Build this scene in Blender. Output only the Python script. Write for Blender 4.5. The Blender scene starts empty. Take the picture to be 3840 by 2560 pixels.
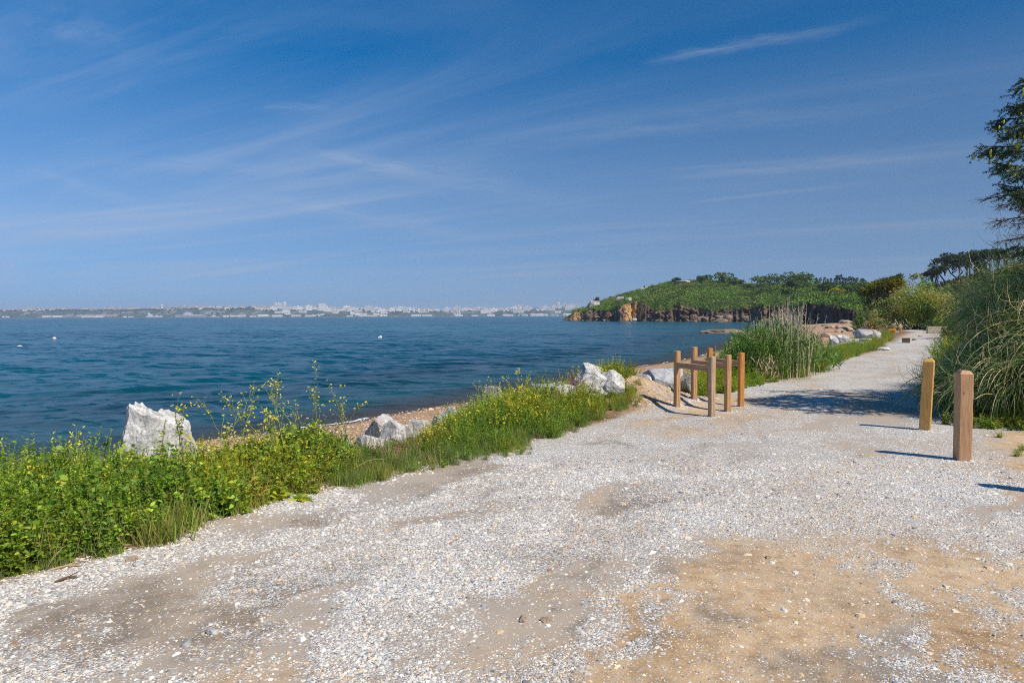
SKY_SAT, SKY_VAL, SKY_HUE = 1.85, 1.04, .500
SKY_LIFT = .13
CLOUD_COL = (2.8, 3.7, 5.3)
LOW_AIR = (3.5, 4.0, 5.2)
HAZE_COL = (.78, .87, 1.0, 1)
HAZE_D = .00014
EXPO = .12
WAT_DEEP = ((.001, .036, .072), (.002, .062, .096), (.003, .098, .112))
WAT_BUMP = 1.0
import bpy, bmesh, math, random
import numpy as np
from mathutils import Matrix, Vector

rng = np.random.default_rng(7)
random.seed(7)
C = bpy.context.scene.collection
PI = math.pi

# ------------------------------------------------------------------ camera
CAM_H = 1.62
FPX = 2560.0
PITCH = math.atan(96.0 / FPX)
ROLL = math.radians(-0.17)
CAMR = Matrix.Rotation(PI / 2 - PITCH, 3, 'X') @ Matrix.Rotation(ROLL, 3, 'Z')
cam_data = bpy.data.cameras.new('camera')
cam_data.lens = 24.0
cam_data.sensor_width = 36.0
cam_data.clip_start = 0.05
cam_data.clip_end = 30000
cam = bpy.data.objects.new('camera', cam_data)
M4 = CAMR.to_4x4(); M4.translation = Vector((0, 0, CAM_H))
cam.matrix_world = M4
C.objects.link(cam)
bpy.context.scene.camera = cam
SEA = -1.8


def ray(px, py):
    return CAMR @ Vector(((px - 1920) / FPX, (1280 - py) / FPX, -1.0))


def G(px, py, z=0.0):
    """Ground point seen at photo position px, py on the level z."""
    d = ray(px, py)
    t = (z - CAM_H) / d.z
    return np.array((d.x * t, d.y * t, z))


def AT(px, py, dist):
    """Point seen at photo position px, py at forward distance dist."""
    d = ray(px, py)
    t = dist / d.y
    return np.array((d.x * t, dist, CAM_H + d.z * t))


# ------------------------------------------------------------------ noise
def _hash(ix, iy, iz, seed):
    h = (ix * 374761393 + iy * 668265263 + iz * 1274126177 + seed * 974711) & 0xFFFFFFFF
    h = ((h ^ (h >> 13)) * 1103515245) & 0xFFFFFFFF
    h = ((h ^ (h >> 16)) * 2246822519) & 0xFFFFFFFF
    return ((h ^ (h >> 15)) & 0xFFFFFF) / float(0xFFFFFF)


def vnoise(x, y, z=None, seed=0):
    x = np.asarray(x, float); y = np.asarray(y, float)
    z = np.zeros_like(x) if z is None else np.asarray(z, float)
    fx, fy, fz = np.floor(x), np.floor(y), np.floor(z)
    ix, iy, iz = fx.astype(np.int64), fy.astype(np.int64), fz.astype(np.int64)
    tx, ty, tz = x - fx, y - fy, z - fz
    tx, ty, tz = [t * t * t * (t * (t * 6 - 15) + 10) for t in (tx, ty, tz)]
    r = 0
    for dx in (0, 1):
        for dy in (0, 1):
            for dz in (0, 1):
                w = (tx if dx else 1 - tx) * (ty if dy else 1 - ty) * (tz if dz else 1 - tz)
                r = r + w * _hash(ix + dx, iy + dy, iz + dz, seed)
    return r


def fbm(x, y, z=None, octv=4, seed=0, gain=0.5):
    a, s, r, f = 1.0, 0.0, 0.0, 1.0
    x = np.asarray(x, float); y = np.asarray(y, float)
    for o in range(octv):
        r = r + a * vnoise(x * f, y * f, None if z is None else np.asarray(z) * f, seed + o * 17)
        s += a; a *= gain; f *= 2.03
    return r / s


def sstep(a, b, x):
    t = np.clip((np.asarray(x, float) - a) / (b - a), 0, 1)
    return t * t * (3 - 2 * t)


def polysd(x, y, line):
    """Signed distance to an open polyline: positive on its left."""
    best = np.full(np.shape(x), 1e18); sg = np.ones(np.shape(x))
    n = len(line) - 1
    for i in range(n):
        ax, ay = line[i]; bx, by = line[i + 1]
        dx, dy = bx - ax, by - ay
        L2 = dx * dx + dy * dy
        t = ((x - ax) * dx + (y - ay) * dy) / L2
        t = np.clip(t, -1e9 if i == 0 else 0, 1e9 if i == n - 1 else 1)
        ex, ey = x - (ax + t * dx), y - (ay + t * dy)
        d2 = ex * ex + ey * ey
        m = d2 < best
        best = np.where(m, d2, best)
        sg = np.where(m, np.where(dx * (y - ay) - dy * (x - ax) >= 0, 1.0, -1.0), sg)
    return np.sqrt(best) * sg


def polyin(x, y, poly):
    """Signed distance to a closed polygon: positive inside."""
    best = np.full(np.shape(x), 1e18); ins = np.zeros(np.shape(x), bool)
    n = len(poly)
    for i in range(n):
        ax, ay = poly[i]; bx, by = poly[(i + 1) % n]
        dx, dy = bx - ax, by - ay
        t = np.clip(((x - ax) * dx + (y - ay) * dy) / (dx * dx + dy * dy + 1e-12), 0, 1)
        ex, ey = x - (ax + t * dx), y - (ay + t * dy)
        best = np.minimum(best, ex * ex + ey * ey)
        c = ((ay > y) != (by > y)) & (x < (bx - ax) * (y - ay) / (by - ay + 1e-15) + ax)
        ins ^= c
    return np.where(ins, 1, -1) * np.sqrt(best)


# ------------------------------------------------------------------ mesh accumulator
class Acc:
    def __init__(self):
        self.V, self.Q, self.T, self.C, self.n = [], [], [], [], 0

    def add(self, V, F, col=(1, 1, 1)):
        V = np.asarray(V, float).reshape(-1, 3)
        F = np.asarray(F, np.int64)
        if len(V) == 0:
            return self
        (self.Q if F.shape[1] == 4 else self.T).append(F + self.n)
        col = np.asarray(col, float)
        self.C.append(np.broadcast_to(col, (len(V), 3)) if col.ndim == 1 else col)
        self.V.append(V); self.n += len(V)
        return self

    def arrays(self):
        V = np.concatenate(self.V); Cc = np.concatenate(self.C)
        Q = np.concatenate(self.Q) if self.Q else np.zeros((0, 4), np.int64)
        T = np.concatenate(self.T) if self.T else np.zeros((0, 3), np.int64)
        return V, Q, T, Cc

    def place(self, proto, pos, rot, scale, tint=None):
        """Merge many copies of a prototype (arrays()) into this mesh."""
        V, Q, T, Cc = proto
        pos = np.asarray(pos, float); m = len(pos)
        if m == 0:
            return self
        rot = np.asarray(rot, float); scale = np.asarray(scale, float)
        if scale.ndim == 1:
            scale = np.repeat(scale[:, None], 3, 1)
        c, s = np.cos(rot)[:, None], np.sin(rot)[:, None]
        vx = V[None, :, 0] * scale[:, 0:1]; vy = V[None, :, 1] * scale[:, 1:2]; vz = V[None, :, 2] * scale[:, 2:3]
        P = np.stack([vx * c - vy * s + pos[:, 0:1], vx * s + vy * c + pos[:, 1:2], vz + pos[:, 2:3]], 2)
        nv = len(V)
        off = (np.arange(m) * nv)[:, None, None]
        col = np.repeat(Cc[None], m, 0)
        if tint is not None:
            col = col * np.asarray(tint)[:, None, :]
        self.V.append(P.reshape(-1, 3)); self.C.append(col.reshape(-1, 3))
        if len(Q): self.Q.append((Q[None] + off).reshape(-1, 4) + self.n)
        if len(T): self.T.append((T[None] + off).reshape(-1, 3) + self.n)
        self.n += m * nv
        return self

    def build(self, name, mat, parent=None, origin=None, smooth=False, label=None):
        V, Q, T, Cc = self.arrays()
        o = np.array(origin if origin is not None else (parent.location if parent is not None and origin is None else (0, 0, 0)), float)
        me = bpy.data.meshes.new(name)
        me.vertices.add(len(V)); me.vertices.foreach_set('co', (V - o).ravel())
        nl = len(Q) * 4 + len(T) * 3
        me.loops.add(nl)
        me.loops.foreach_set('vertex_index', np.concatenate([Q.ravel(), T.ravel()]).astype(np.int32))
        me.polygons.add(len(Q) + len(T))
        st = np.concatenate([np.arange(len(Q)) * 4, len(Q) * 4 + np.arange(len(T)) * 3]).astype(np.int32)
        me.polygons.foreach_set('loop_start', st)
        me.polygons.foreach_set('use_smooth', np.full(len(st), smooth))
        me.update(calc_edges=True)
        a = me.attributes.new('col', 'FLOAT_COLOR', 'POINT')
        a.data.foreach_set('color', np.concatenate([Cc, np.ones((len(Cc), 1))], 1).astype(np.float32).ravel())
        if mat is not None:
            me.materials.append(mat)
        ob = bpy.data.objects.new(name, me)
        C.objects.link(ob)
        if parent is not None:
            ob.parent = parent
        else:
            ob.location = Vector(o)
        if label:
            ob['label'] = label
        return ob


def tag(o, label=None, cat=None, group=None, kind=None):
    if label: o['label'] = label
    if cat: o['category'] = cat
    if group: o['group'] = group
    if kind: o['kind'] = kind
    return o


def thing(name, label, cat, loc=(0, 0, 0), group=None, rotz=0):
    o = bpy.data.objects.new(name, None)
    C.objects.link(o)
    o.location = Vector([float(v) for v in loc]); o.rotation_euler = (0, 0, rotz)
    o.empty_display_size = 0.2
    return tag(o, label, cat, group)


def children_of(o):
    return [c for c in C.objects if c.parent == o]


def copy_thing(root, loc, rotz=0.0, scale=1.0, label=None, kids=None):
    r = root.copy(); C.objects.link(r)
    r.location = Vector([float(v) for v in loc]); r.rotation_euler = (0, 0, rotz)
    r.scale = (scale, scale, scale) if np.isscalar(scale) else scale
    if label: r['label'] = label
    for ch in (kids if kids is not None else list(root.children)):
        c = ch.copy(); C.objects.link(c); c.parent = r
        for g in ch.children:
            d = g.copy(); C.objects.link(d); d.parent = c
    return r


# ------------------------------------------------------------------ shape helpers
def unit(v):
    v = np.asarray(v, float)
    return v / (np.linalg.norm(v, axis=-1, keepdims=True) + 1e-9)


def ribbons(acc, path, width, side, col):
    """path (N,K,3), width (N,K), side (N,3) or (N,K,3), col (N,3)"""
    N, K, _ = path.shape
    if N == 0: return
    if side.ndim == 2: side = side[:, None, :]
    w = (side * width[:, :, None]) * 0.5
    V = np.stack([path - w, path + w], 2).reshape(-1, 3)          # N,K,2
    base = (np.arange(N) * K * 2)[:, None] + (np.arange(K - 1) * 2)[None]
    F = np.stack([base, base + 1, base + 3, base + 2], 2).reshape(-1, 4)
    acc.add(V, F, np.repeat(col, K * 2, 0))


def leaves(acc, base, dirn, L, W, bend, col, prof=(.35, 1.0, .75, .06), fold=None, r=None):
    """Flat pointed leaves: each a short bending ribbon."""
    r = r or rng
    N = len(base); K = len(prof)
    dirn = unit(dirn)
    t = np.linspace(0, 1, K)[None, :, None]
    L = np.broadcast_to(L, (N,)); W = np.broadcast_to(W, (N,)); bend = np.broadcast_to(bend, (N,))
    down = np.array((0, 0, -1.0))
    path = base[:, None] + dirn[:, None] * L[:, None, None] * t + down * (bend * L)[:, None, None] * t ** 2
    side = unit(np.cross(dirn, unit(np.array((0, 0, 1.0)) + 0.9 * r.normal(size=(N, 3)))))
    ribbons(acc, path, W[:, None] * np.array(prof)[None], side, col)


def tube(acc, pts, rad, sides=6, col=(1, 1, 1), cap=True):
    pts = np.asarray(pts, float); K = len(pts)
    rad = np.broadcast_to(np.asarray(rad, float), (K,))
    tan = unit(np.gradient(pts, axis=0))
    ref = np.array((0, 0, 1.0)) if abs(tan[0, 2]) < 0.9 else np.array((1.0, 0, 0))
    u = unit(np.cross(tan, ref)); v = np.cross(tan, u)
    a = np.linspace(0, 2 * PI, sides, endpoint=False)
    ring = u[:, None] * np.cos(a)[None, :, None] + v[:, None] * np.sin(a)[None, :, None]
    V = (pts[:, None] + ring * rad[:, None, None]).reshape(-1, 3)
    F = []
    for k in range(K - 1):
        for s in range(sides):
            s2 = (s + 1) % sides
            F.append((k * sides + s, k * sides + s2, (k + 1) * sides + s2, (k + 1) * sides + s))
    acc.add(V, F, np.asarray(col, float))
    if cap:
        top = np.concatenate([V[-sides:], pts[-1:]]); 
        acc.add(top, [(s, (s + 1) % sides, sides) for s in range(sides)], np.asarray(col, float))


BOXF = [(0, 3, 2, 1), (4, 5, 6, 7), (0, 1, 5, 4), (1, 2, 6, 5), (2, 3, 7, 6), (3, 0, 4, 7)]


def box(acc, lo, hi, col=(1, 1, 1), rot=0, at=(0, 0, 0)):
    (x0, y0, z0), (x1, y1, z1) = lo, hi
    V = np.array([(x0, y0, z0), (x1, y0, z0), (x1, y1, z0), (x0, y1, z0), (x0, y0, z1), (x1, y0, z1), (x1, y1, z1), (x0, y1, z1)], float)
    c, s = math.cos(rot), math.sin(rot)
    V = np.stack([V[:, 0] * c - V[:, 1] * s + at[0], V[:, 0] * s + V[:, 1] * c + at[1], V[:, 2] + at[2]], 1)
    acc.add(V, BOXF, col)


def timber(acc, w, d, h, bevel, top=0.0, col=(1, 1, 1), lean=(0, 0), z0=-0.15, rot=0, at=(0, 0, 0)):
    """Square post with chamfered arrises and a bevelled head."""
    b = bevel
    def ring(w, d, b, z):
        x, y = w / 2, d / 2
        return [(-x + b, -y, z), (x - b, -y, z), (x, -y + b, z), (x, y - b, z), (x - b, y, z), (-x + b, y, z), (-x, y - b, z), (-x, -y + b, z)]
    levels = [ring(w, d, b, z0), ring(w, d, b, h - top)]
    if top > 0:
        levels.append(ring(w - 1.5 * top, d - 1.5 * top, b * 0.6, h))
    else:
        levels.append(ring(w - 2 * b, d - 2 * b, b * .7, h + b * .6))
    V = np.array([p for l in levels for p in l], float)
    V[:, 0] += lean[0] * V[:, 2]; V[:, 1] += lean[1] * V[:, 2]
    c, s = math.cos(rot), math.sin(rot)
    V = np.stack([V[:, 0] * c - V[:, 1] * s + at[0], V[:, 0] * s + V[:, 1] * c + at[1], V[:, 2] + at[2]], 1)
    F = []
    for k in range(2):
        for i in range(8):
            j = (i + 1) % 8
            F.append((k * 8 + i, k * 8 + j, k * 8 + 8 + j, k * 8 + 8 + i))
    acc.add(V, F, col)
    T = V[16:24]; cen = T.mean(0)
    acc.add(np.concatenate([T, cen[None]]), [(i, (i + 1) % 8, 8) for i in range(8)], col)


# ------------------------------------------------------------------ materials
class NT:
    def __init__(self, tree):
        self.t = tree; tree.nodes.clear()

    def n(self, kind, **kw):
        nd = self.t.nodes.new(kind)
        for k, v in kw.items():
            if k.startswith('i_'):
                nd.inputs[k[2:].replace('_', ' ')].default_value = v
            else:
                setattr(nd, k, v)
        return nd

    def l(self, a, b):
        self.t.links.new(a, b)

    def ramp(self, fac, stops, interp='LINEAR'):
        r = self.n('ShaderNodeValToRGB'); cr = r.color_ramp; cr.interpolation = interp
        while len(cr.elements) > 1: cr.elements.remove(cr.elements[-1])
        cr.elements[0].position = stops[0][0]; cr.elements[0].color = (*stops[0][1], 1)
        for p, c in stops[1:]:
            e = cr.elements.new(p); e.color = (*c, 1)
        if fac is not None: self.l(fac, r.inputs['Fac'])
        return r.outputs['Color']

    def mix(self, fac, a, b, mode='MIX'):
        m = self.n('ShaderNodeMix', data_type='RGBA', blend_type=mode)
        for sock, v in ((m.inputs[0], fac), (m.inputs[6], a), (m.inputs[7], b)):
            if isinstance(v, bpy.types.NodeSocket): self.l(v, sock)
            elif isinstance(v, (int, float)): sock.default_value = v
            else: sock.default_value = (*v, 1)
        return m.outputs[2]

    def math(self, op, a, b=None, c=None, clamp=False):
        m = self.n('ShaderNodeMath', operation=op, use_clamp=clamp)
        for i, v in enumerate((a, b, c)):
            if v is None: continue
            if isinstance(v, bpy.types.NodeSocket): self.l(v, m.inputs[i])
            else: m.inputs[i].default_value = v
        return m.outputs[0]

    def noise(self, vec, scale, detail=4, rough=.55, dist=0, dim='3D'):
        nd = self.n('ShaderNodeTexNoise', noise_dimensions=dim)
        nd.inputs['Scale'].default_value = scale; nd.inputs['Detail'].default_value = detail
        nd.inputs['Roughness'].default_value = rough; nd.inputs['Distortion'].default_value = dist
        if vec is not None: self.l(vec, nd.inputs['Vector'])
        return nd

    def mapping(self, vec, scale=(1, 1, 1), rot=(0, 0, 0), loc=(0, 0, 0)):
        m = self.n('ShaderNodeMapping')
        m.inputs['Scale'].default_value = scale; m.inputs['Rotation'].default_value = rot; m.inputs['Location'].default_value = loc
        self.l(vec, m.inputs['Vector'])
        return m.outputs[0]


def new_mat(name):
    m = bpy.data.materials.new(name); m.use_nodes = True
    nt = NT(m.node_tree)
    out = nt.n('ShaderNodeOutputMaterial')
    return m, nt, out


def principled(nt, out, col, rough=.8, bump=None, bump_s=.5, bump_d=.02, spec=.3):
    p = nt.n('ShaderNodeBsdfPrincipled')
    if isinstance(col, bpy.types.NodeSocket): nt.l(col, p.inputs['Base Color'])
    else: p.inputs['Base Color'].default_value = (*col, 1)
    if isinstance(rough, bpy.types.NodeSocket): nt.l(rough, p.inputs['Roughness'])
    else: p.inputs['Roughness'].default_value = rough
    p.inputs['Specular IOR Level'].default_value = spec
    if bump is not None:
        b = nt.n('ShaderNodeBump'); b.inputs['Strength'].default_value = bump_s; b.inputs['Distance'].default_value = bump_d
        nt.l(bump, b.inputs['Height']); nt.l(b.outputs[0], p.inputs['Normal'])
    if out is not None: nt.l(p.outputs[0], out.inputs['Surface'])
    return p


def leaf_mat(name, trans=.35, rough=.55, spec=.3):
    m, nt, out = new_mat(name)
    a = nt.n('ShaderNodeAttribute', attribute_name='col')
    p = principled(nt, None, a.outputs['Color'], rough, spec=spec)
    tcol = nt.mix(1.0, a.outputs['Color'], (1.5, 1.45, .5), 'MULTIPLY')
    tr = nt.n('ShaderNodeBsdfTranslucent'); nt.l(tcol, tr.inputs['Color'])
    ms = nt.n('ShaderNodeMixShader'); ms.inputs[0].default_value = trans
    nt.l(p.outputs[0], ms.inputs[1]); nt.l(tr.outputs[0], ms.inputs[2]); nt.l(ms.outputs[0], out.inputs['Surface'])
    return m


def col_mat(name, rough=.8, noise_amt=.3, nscale=20, spec=.25):
    """Uses the mesh's own colours, broken up by a noise."""
    m, nt, out = new_mat(name)
    a = nt.n('ShaderNodeAttribute', attribute_name='col')
    tc = nt.n('ShaderNodeTexCoord')
    n = nt.noise(tc.outputs['Object'], nscale, 5)
    k = nt.ramp(n.outputs['Fac'], [(.25, (1 - noise_amt,) * 3), (.75, (1 + noise_amt,) * 3)])
    c = nt.mix(1.0, a.outputs['Color'], k, 'MULTIPLY')
    principled(nt, out, c, rough, n.outputs['Fac'], .4, .3 / nscale, spec)
    return m


def rock_mat(name, light=(.62, .6, .57), dark=(.2, .19, .18), rust=(.35, .18, .08), rust_amt=.5, scale=3.0, white=.5, spec=.25):
    m, nt, out = new_mat(name)
    tc = nt.n('ShaderNodeTexCoord')
    big = nt.noise(tc.outputs['Object'], scale, 8, .68, .3)
    fine = nt.noise(tc.outputs['Object'], scale * 9, 8, .75)
    vein = nt.noise(nt.mapping(tc.outputs['Object'], (1, 1, 2.6), (.5, .4, 0)), scale * 1.6, 7, .7, 1.2)
    base = nt.ramp(big.outputs['Fac'], [(white - .2, dark), (white - .02, tuple(.55 * l + .45 * d for l, d in zip(light, dark))), (white + .08, light), (.85, tuple(min(.85, l * 1.18) for l in light))])
    f = nt.ramp(fine.outputs['Fac'], [(.36, (.25, .245, .24)), (.46, (.85, .85, .85)), (.7, (1.2, 1.2, 1.2))])
    base = nt.mix(.9, base, f, 'MULTIPLY')
    rf = nt.ramp(vein.outputs['Fac'], [(.52, (0, 0, 0)), (.66, (rust_amt,) * 3)])
    base = nt.mix(rf, base, rust)
    h = nt.math('ADD', nt.math('MULTIPLY', big.outputs['Fac'], 1.0), nt.math('MULTIPLY', fine.outputs['Fac'], .45))
    principled(nt, out, base, .75, h, .9, .09 / scale, spec)
    return m


def wood_mat(name, base, dark, pale=None, stain=False):
    m, nt, out = new_mat(name)
    tc = nt.n('ShaderNodeTexCoord')
    pale = pale or base
    v = nt.mapping(tc.outputs['Object'], (14, 14, .9))
    g = nt.noise(v, 3.0, 6, .6, 1.4)
    fine = nt.noise(nt.mapping(tc.outputs['Object'], (60, 60, 1.6)), 4.0, 5, .7)
    blot = nt.noise(tc.outputs['Object'], 3.5, 3)
    c = nt.ramp(g.outputs['Fac'], [(.3, dark), (.5, base), (.72, pale)])
    c = nt.mix(.5, c, nt.ramp(fine.outputs['Fac'], [(.3, (.62, .58, .54)), (.6, (1.1, 1.1, 1.1))]), 'MULTIPLY')
    c = nt.mix(.5, c, nt.ramp(blot.outputs['Fac'], [(.3, (.75, .72, .7)), (.7, (1.15, 1.12, 1.08))]), 'MULTIPLY')
    saw = nt.n('ShaderNodeTexWave', wave_type='BANDS', bands_direction='Z')
    nt.l(tc.outputs['Object'], saw.inputs['Vector']); saw.inputs['Scale'].default_value = 42; saw.inputs['Distortion'].default_value = 1.2
    c = nt.mix(.10, c, nt.ramp(saw.outputs['Fac'], [(.2, (.55, .5, .45)), (.7, (1, 1, 1))]), 'MULTIPLY')
    vk = nt.n('ShaderNodeTexVoronoi'); nt.l(nt.mapping(tc.outputs['Object'], (1, 1, .55), loc=(.3, .7, .2)), vk.inputs['Vector']); vk.inputs['Scale'].default_value = 5.5
    kn = nt.ramp(vk.outputs['Distance'], [(.04, (.75,) * 3), (.09, (0, 0, 0))])
    c = nt.mix(kn, c, tuple(x * .35 for x in base))
    ck = nt.noise(nt.mapping(tc.outputs['Object'], (46, 46, .55), loc=(3, 1, 0)), 1.5, 3, .5)
    ckf = nt.ramp(ck.outputs['Fac'], [(.345, (.8,) * 3), (.375, (0, 0, 0))])                 # drying cracks along the grain
    c = nt.mix(ckf, c, tuple(x * .3 for x in base))
    sz = nt.n('ShaderNodeSeparateXYZ'); nt.l(tc.outputs['Object'], sz.inputs[0])
    ft = nt.math('ADD', sz.outputs[2], nt.math('MULTIPLY', nt.math('SUBTRACT', blot.outputs['Fac'], .5), .25))
    c = nt.mix(nt.ramp(ft, [(.0, (.65,) * 3), (.10, (0, 0, 0))]), c, (.33, .24, .16))           # soil splashed on the foot
    principled(nt, out, c, .65, nt.math('ADD', g.outputs['Fac'], fine.outputs['Fac']), .35, .004, .3)
    return m
# ------------------------------------------------------------------ light, sky, haze
SUN_AZ = math.atan2(.79, -.61)
SUN_EL = math.radians(50.5)
SUN_DIR = Vector((math.sin(SUN_AZ) * math.cos(SUN_EL), math.cos(SUN_AZ) * math.cos(SUN_EL), math.sin(SUN_EL)))
sun_d = bpy.data.lights.new('sun', 'SUN')
sun_d.energy = 5.0
sun_d.angle = math.radians(.53)
sun_d.color = (1.0, .94, .84)
sun = bpy.data.objects.new('sun', sun_d)
sun.rotation_euler = SUN_DIR.to_track_quat('Z', 'Y').to_euler()
C.objects.link(sun)

world = bpy.data.worlds.new('World')
bpy.context.scene.world = world
world.use_nodes = True
nt = NT(world.node_tree)
out = nt.n('ShaderNodeOutputWorld')
bg = nt.n('ShaderNodeBackground'); bg.inputs['Strength'].default_value = .10
sky = nt.n('ShaderNodeTexSky', sky_type='NISHITA', sun_disc=False)
sky.sun_elevation = SUN_EL; sky.sun_rotation = SUN_AZ
sky.altitude = 0; sky.air_density = 1.0; sky.dust_density = 0.0; sky.ozone_density = 3.0
tc = nt.n('ShaderNodeTexCoord')
sep = nt.n('ShaderNodeSeparateXYZ'); nt.l(tc.outputs['Generated'], sep.inputs[0])
zc = nt.math('ADD', nt.math('MAXIMUM', sep.outputs[2], 0.0), .04)
pl = nt.n('ShaderNodeCombineXYZ')
nt.l(nt.math('DIVIDE', sep.outputs[0], zc), pl.inputs[0]); nt.l(nt.math('DIVIDE', sep.outputs[1], zc), pl.inputs[1])
P = pl.outputs[0]
# the air is clean and deep: look the sky up a little above the true elevation so the horizon stays blue
lift = nt.n('ShaderNodeCombineXYZ')
nt.l(sep.outputs[0], lift.inputs[0]); nt.l(sep.outputs[1], lift.inputs[1])
nt.l(nt.math('ADD', nt.math('MULTIPLY', nt.math('MAXIMUM', sep.outputs[2], 0.0), .95), SKY_LIFT), lift.inputs[2])
nrm = nt.n('ShaderNodeVectorMath', operation='NORMALIZE'); nt.l(lift.outputs[0], nrm.inputs[0]); nt.l(nrm.outputs[0], sky.inputs['Vector'])
hs = nt.n('ShaderNodeHueSaturation'); hs.inputs['Saturation'].default_value = SKY_SAT; hs.inputs['Value'].default_value = SKY_VAL
hs.inputs['Hue'].default_value = SKY_HUE
nt.l(sky.outputs[0], hs.inputs['Color'])


def cirrus(rot, scale, nscale, lo, hi, seed, dist=1.0, detail=7, rough=.6):
    a = nt.mapping(P, (1, 1, 1), (0, 0, rot), (seed * 3.1, seed * 1.7, 0))
    b = nt.mapping(a, scale)
    n = nt.noise(b, nscale, detail, rough, dist)
    r = nt.n('ShaderNodeMapRange'); r.interpolation_type = 'SMOOTHSTEP'
    r.inputs[1].default_value = lo; r.inputs[2].default_value = hi
    nt.l(n.outputs['Fac'], r.inputs[0])
    return r.outputs[0]


veil = cirrus(.5, (.22, 1.0, 1), .9, .44, .72, 4, .8)                       # broad soft wisps
fibres = cirrus(.52, (.16, 2.6, 1), 1.1, .50, .74, 2, .5, 8, .62)            # long thin fibres rising to the right
fib2 = cirrus(.95, (.12, 2.0, 1), .8, .52, .76, 9, .7, 8, .62)
bigm = cirrus(0, (.5, .5, 1), .55, .42, .62, 6, .3, 3)
# a few fibres with a place of their own in the sky (contrail-like streaks)


def streak(ax, ay, bx, by, w, amt):
    """A long thin streak between two directions seen at photo positions a, b (on the cloud layer)."""
    pa, pb = [], []
    for px, py, tgt in ((ax, ay, pa), (bx, by, pb)):
        d = ray(px, py); d = d / d.length
        z = max(d.z, 0) + .04
        tgt += [d.x / z, d.y / z]
    L = math.hypot(pb[0] - pa[0], pb[1] - pa[1]); ang = math.atan2(pb[1] - pa[1], pb[0] - pa[0])
    a = nt.mapping(P, (1, 1, 1), (0, 0, 0), (-pa[0], -pa[1], 0))
    b = nt.mapping(a, (1, 1, 1), (0, 0, -ang))
    wob = nt.noise(b, 2.2 / L, 5, .6)
    s = nt.n('ShaderNodeSeparateXYZ'); nt.l(b, s.inputs[0])
    off = nt.math('SUBTRACT', s.outputs[1], nt.math('MULTIPLY', nt.math('SUBTRACT', wob.outputs['Fac'], .5), w * 5))
    g = nt.math('POWER', 2.718, nt.math('MULTIPLY', nt.math('POWER', nt.math('DIVIDE', off, w), 2.0), -1.0))
    u = nt.math('DIVIDE', s.outputs[0], L)
    ends = nt.math('MULTIPLY', nt.math('MULTIPLY', u, 5.0, clamp=True), nt.math('MULTIPLY', nt.math('SUBTRACT', 1.0, u), 2.5, clamp=True), clamp=True)
    tex = nt.noise(nt.mapping(b, (1.5 / L, 3.0 / w / 4, 1)), 3.0, 6, .65)
    t2 = nt.math('MULTIPLY', nt.math('SUBTRACT', tex.outputs['Fac'], .22), 1.9, clamp=True)
    return nt.math('MULTIPLY', nt.math('MULTIPLY', g, ends), nt.math('MULTIPLY', t2, amt))


STREAKS = [(2400, 245, 3350, 60, .045, .55), (2030, 540, 3650, 350, .16, .32), (2450, 680, 3820, 545, .14, .50), (2560, 765, 3300, 678, .06, .60),
           (2700, 890, 3840, 800, .22, .36), (2480, 640, 3100, 590, .05, .3), (60, 620, 620, 790, .14, .30), (960, 410, 1290, 390, .07, .32),
           (300, 620, 1300, 640, .30, .22), (880, 735, 1900, 900, .30, .42), (1000, 560, 2300, 770, .28, .34), (230, 160, 350, 40, .09, .22), (1080, 545, 1700, 690, .12, .32)]
lm = nt.n('ShaderNodeMapRange'); lm.inputs[1].default_value = -.55; lm.inputs[2].default_value = .25; lm.inputs[3].default_value = .72; lm.inputs[4].default_value = .34
nt.l(sep.outputs[0], lm.inputs[0])
tot = nt.math('MULTIPLY', nt.math('MULTIPLY', veil, lm.outputs[0]), nt.math('SUBTRACT', 1.25, nt.math('MULTIPLY', sep.outputs[2], 2.3), clamp=True))
veil2 = cirrus(.42, (.30, .75, 1), .42, .36, .72, 12, .5, 6, .55)
tot = nt.math('ADD', tot, nt.math('MULTIPLY', nt.math('MULTIPLY', veil2, lm.outputs[0]), nt.math('MULTIPLY', nt.math('SUBTRACT', .52, sep.outputs[2]), 1.6, clamp=True)))
tot = nt.math('ADD', tot, nt.math('MULTIPLY', nt.math('MULTIPLY', fibres, bigm), .22))
tot = nt.math('ADD', tot, nt.math('MULTIPLY', nt.math('MULTIPLY', fib2, .10), bigm))
for s_ in STREAKS:
    tot = nt.math('ADD', tot, streak(*s_))


def puff(px, py, wpx, hpx, amt):
    """One tiny cumulus low over the far shore."""
    d = ray(px, py); d = d / d.length
    mp = nt.mapping(tc.outputs['Generated'], (1, 1, 1), (0, 0, 0), (-d.x, -d.y, -d.z))
    sc = nt.mapping(mp, (FPX / wpx, FPX / wpx, FPX / hpx))
    n = nt.noise(sc, 1.6, 4, .6)
    ln = nt.n('ShaderNodeVectorMath', operation='LENGTH'); nt.l(sc, ln.inputs[0])
    q = nt.math('SUBTRACT', 1.25, nt.math('ADD', ln.outputs['Value'], nt.math('MULTIPLY', n.outputs['Fac'], .9)))
    return nt.math('MULTIPLY', nt.math('MULTIPLY', q, 1.2, clamp=True), amt)


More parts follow.
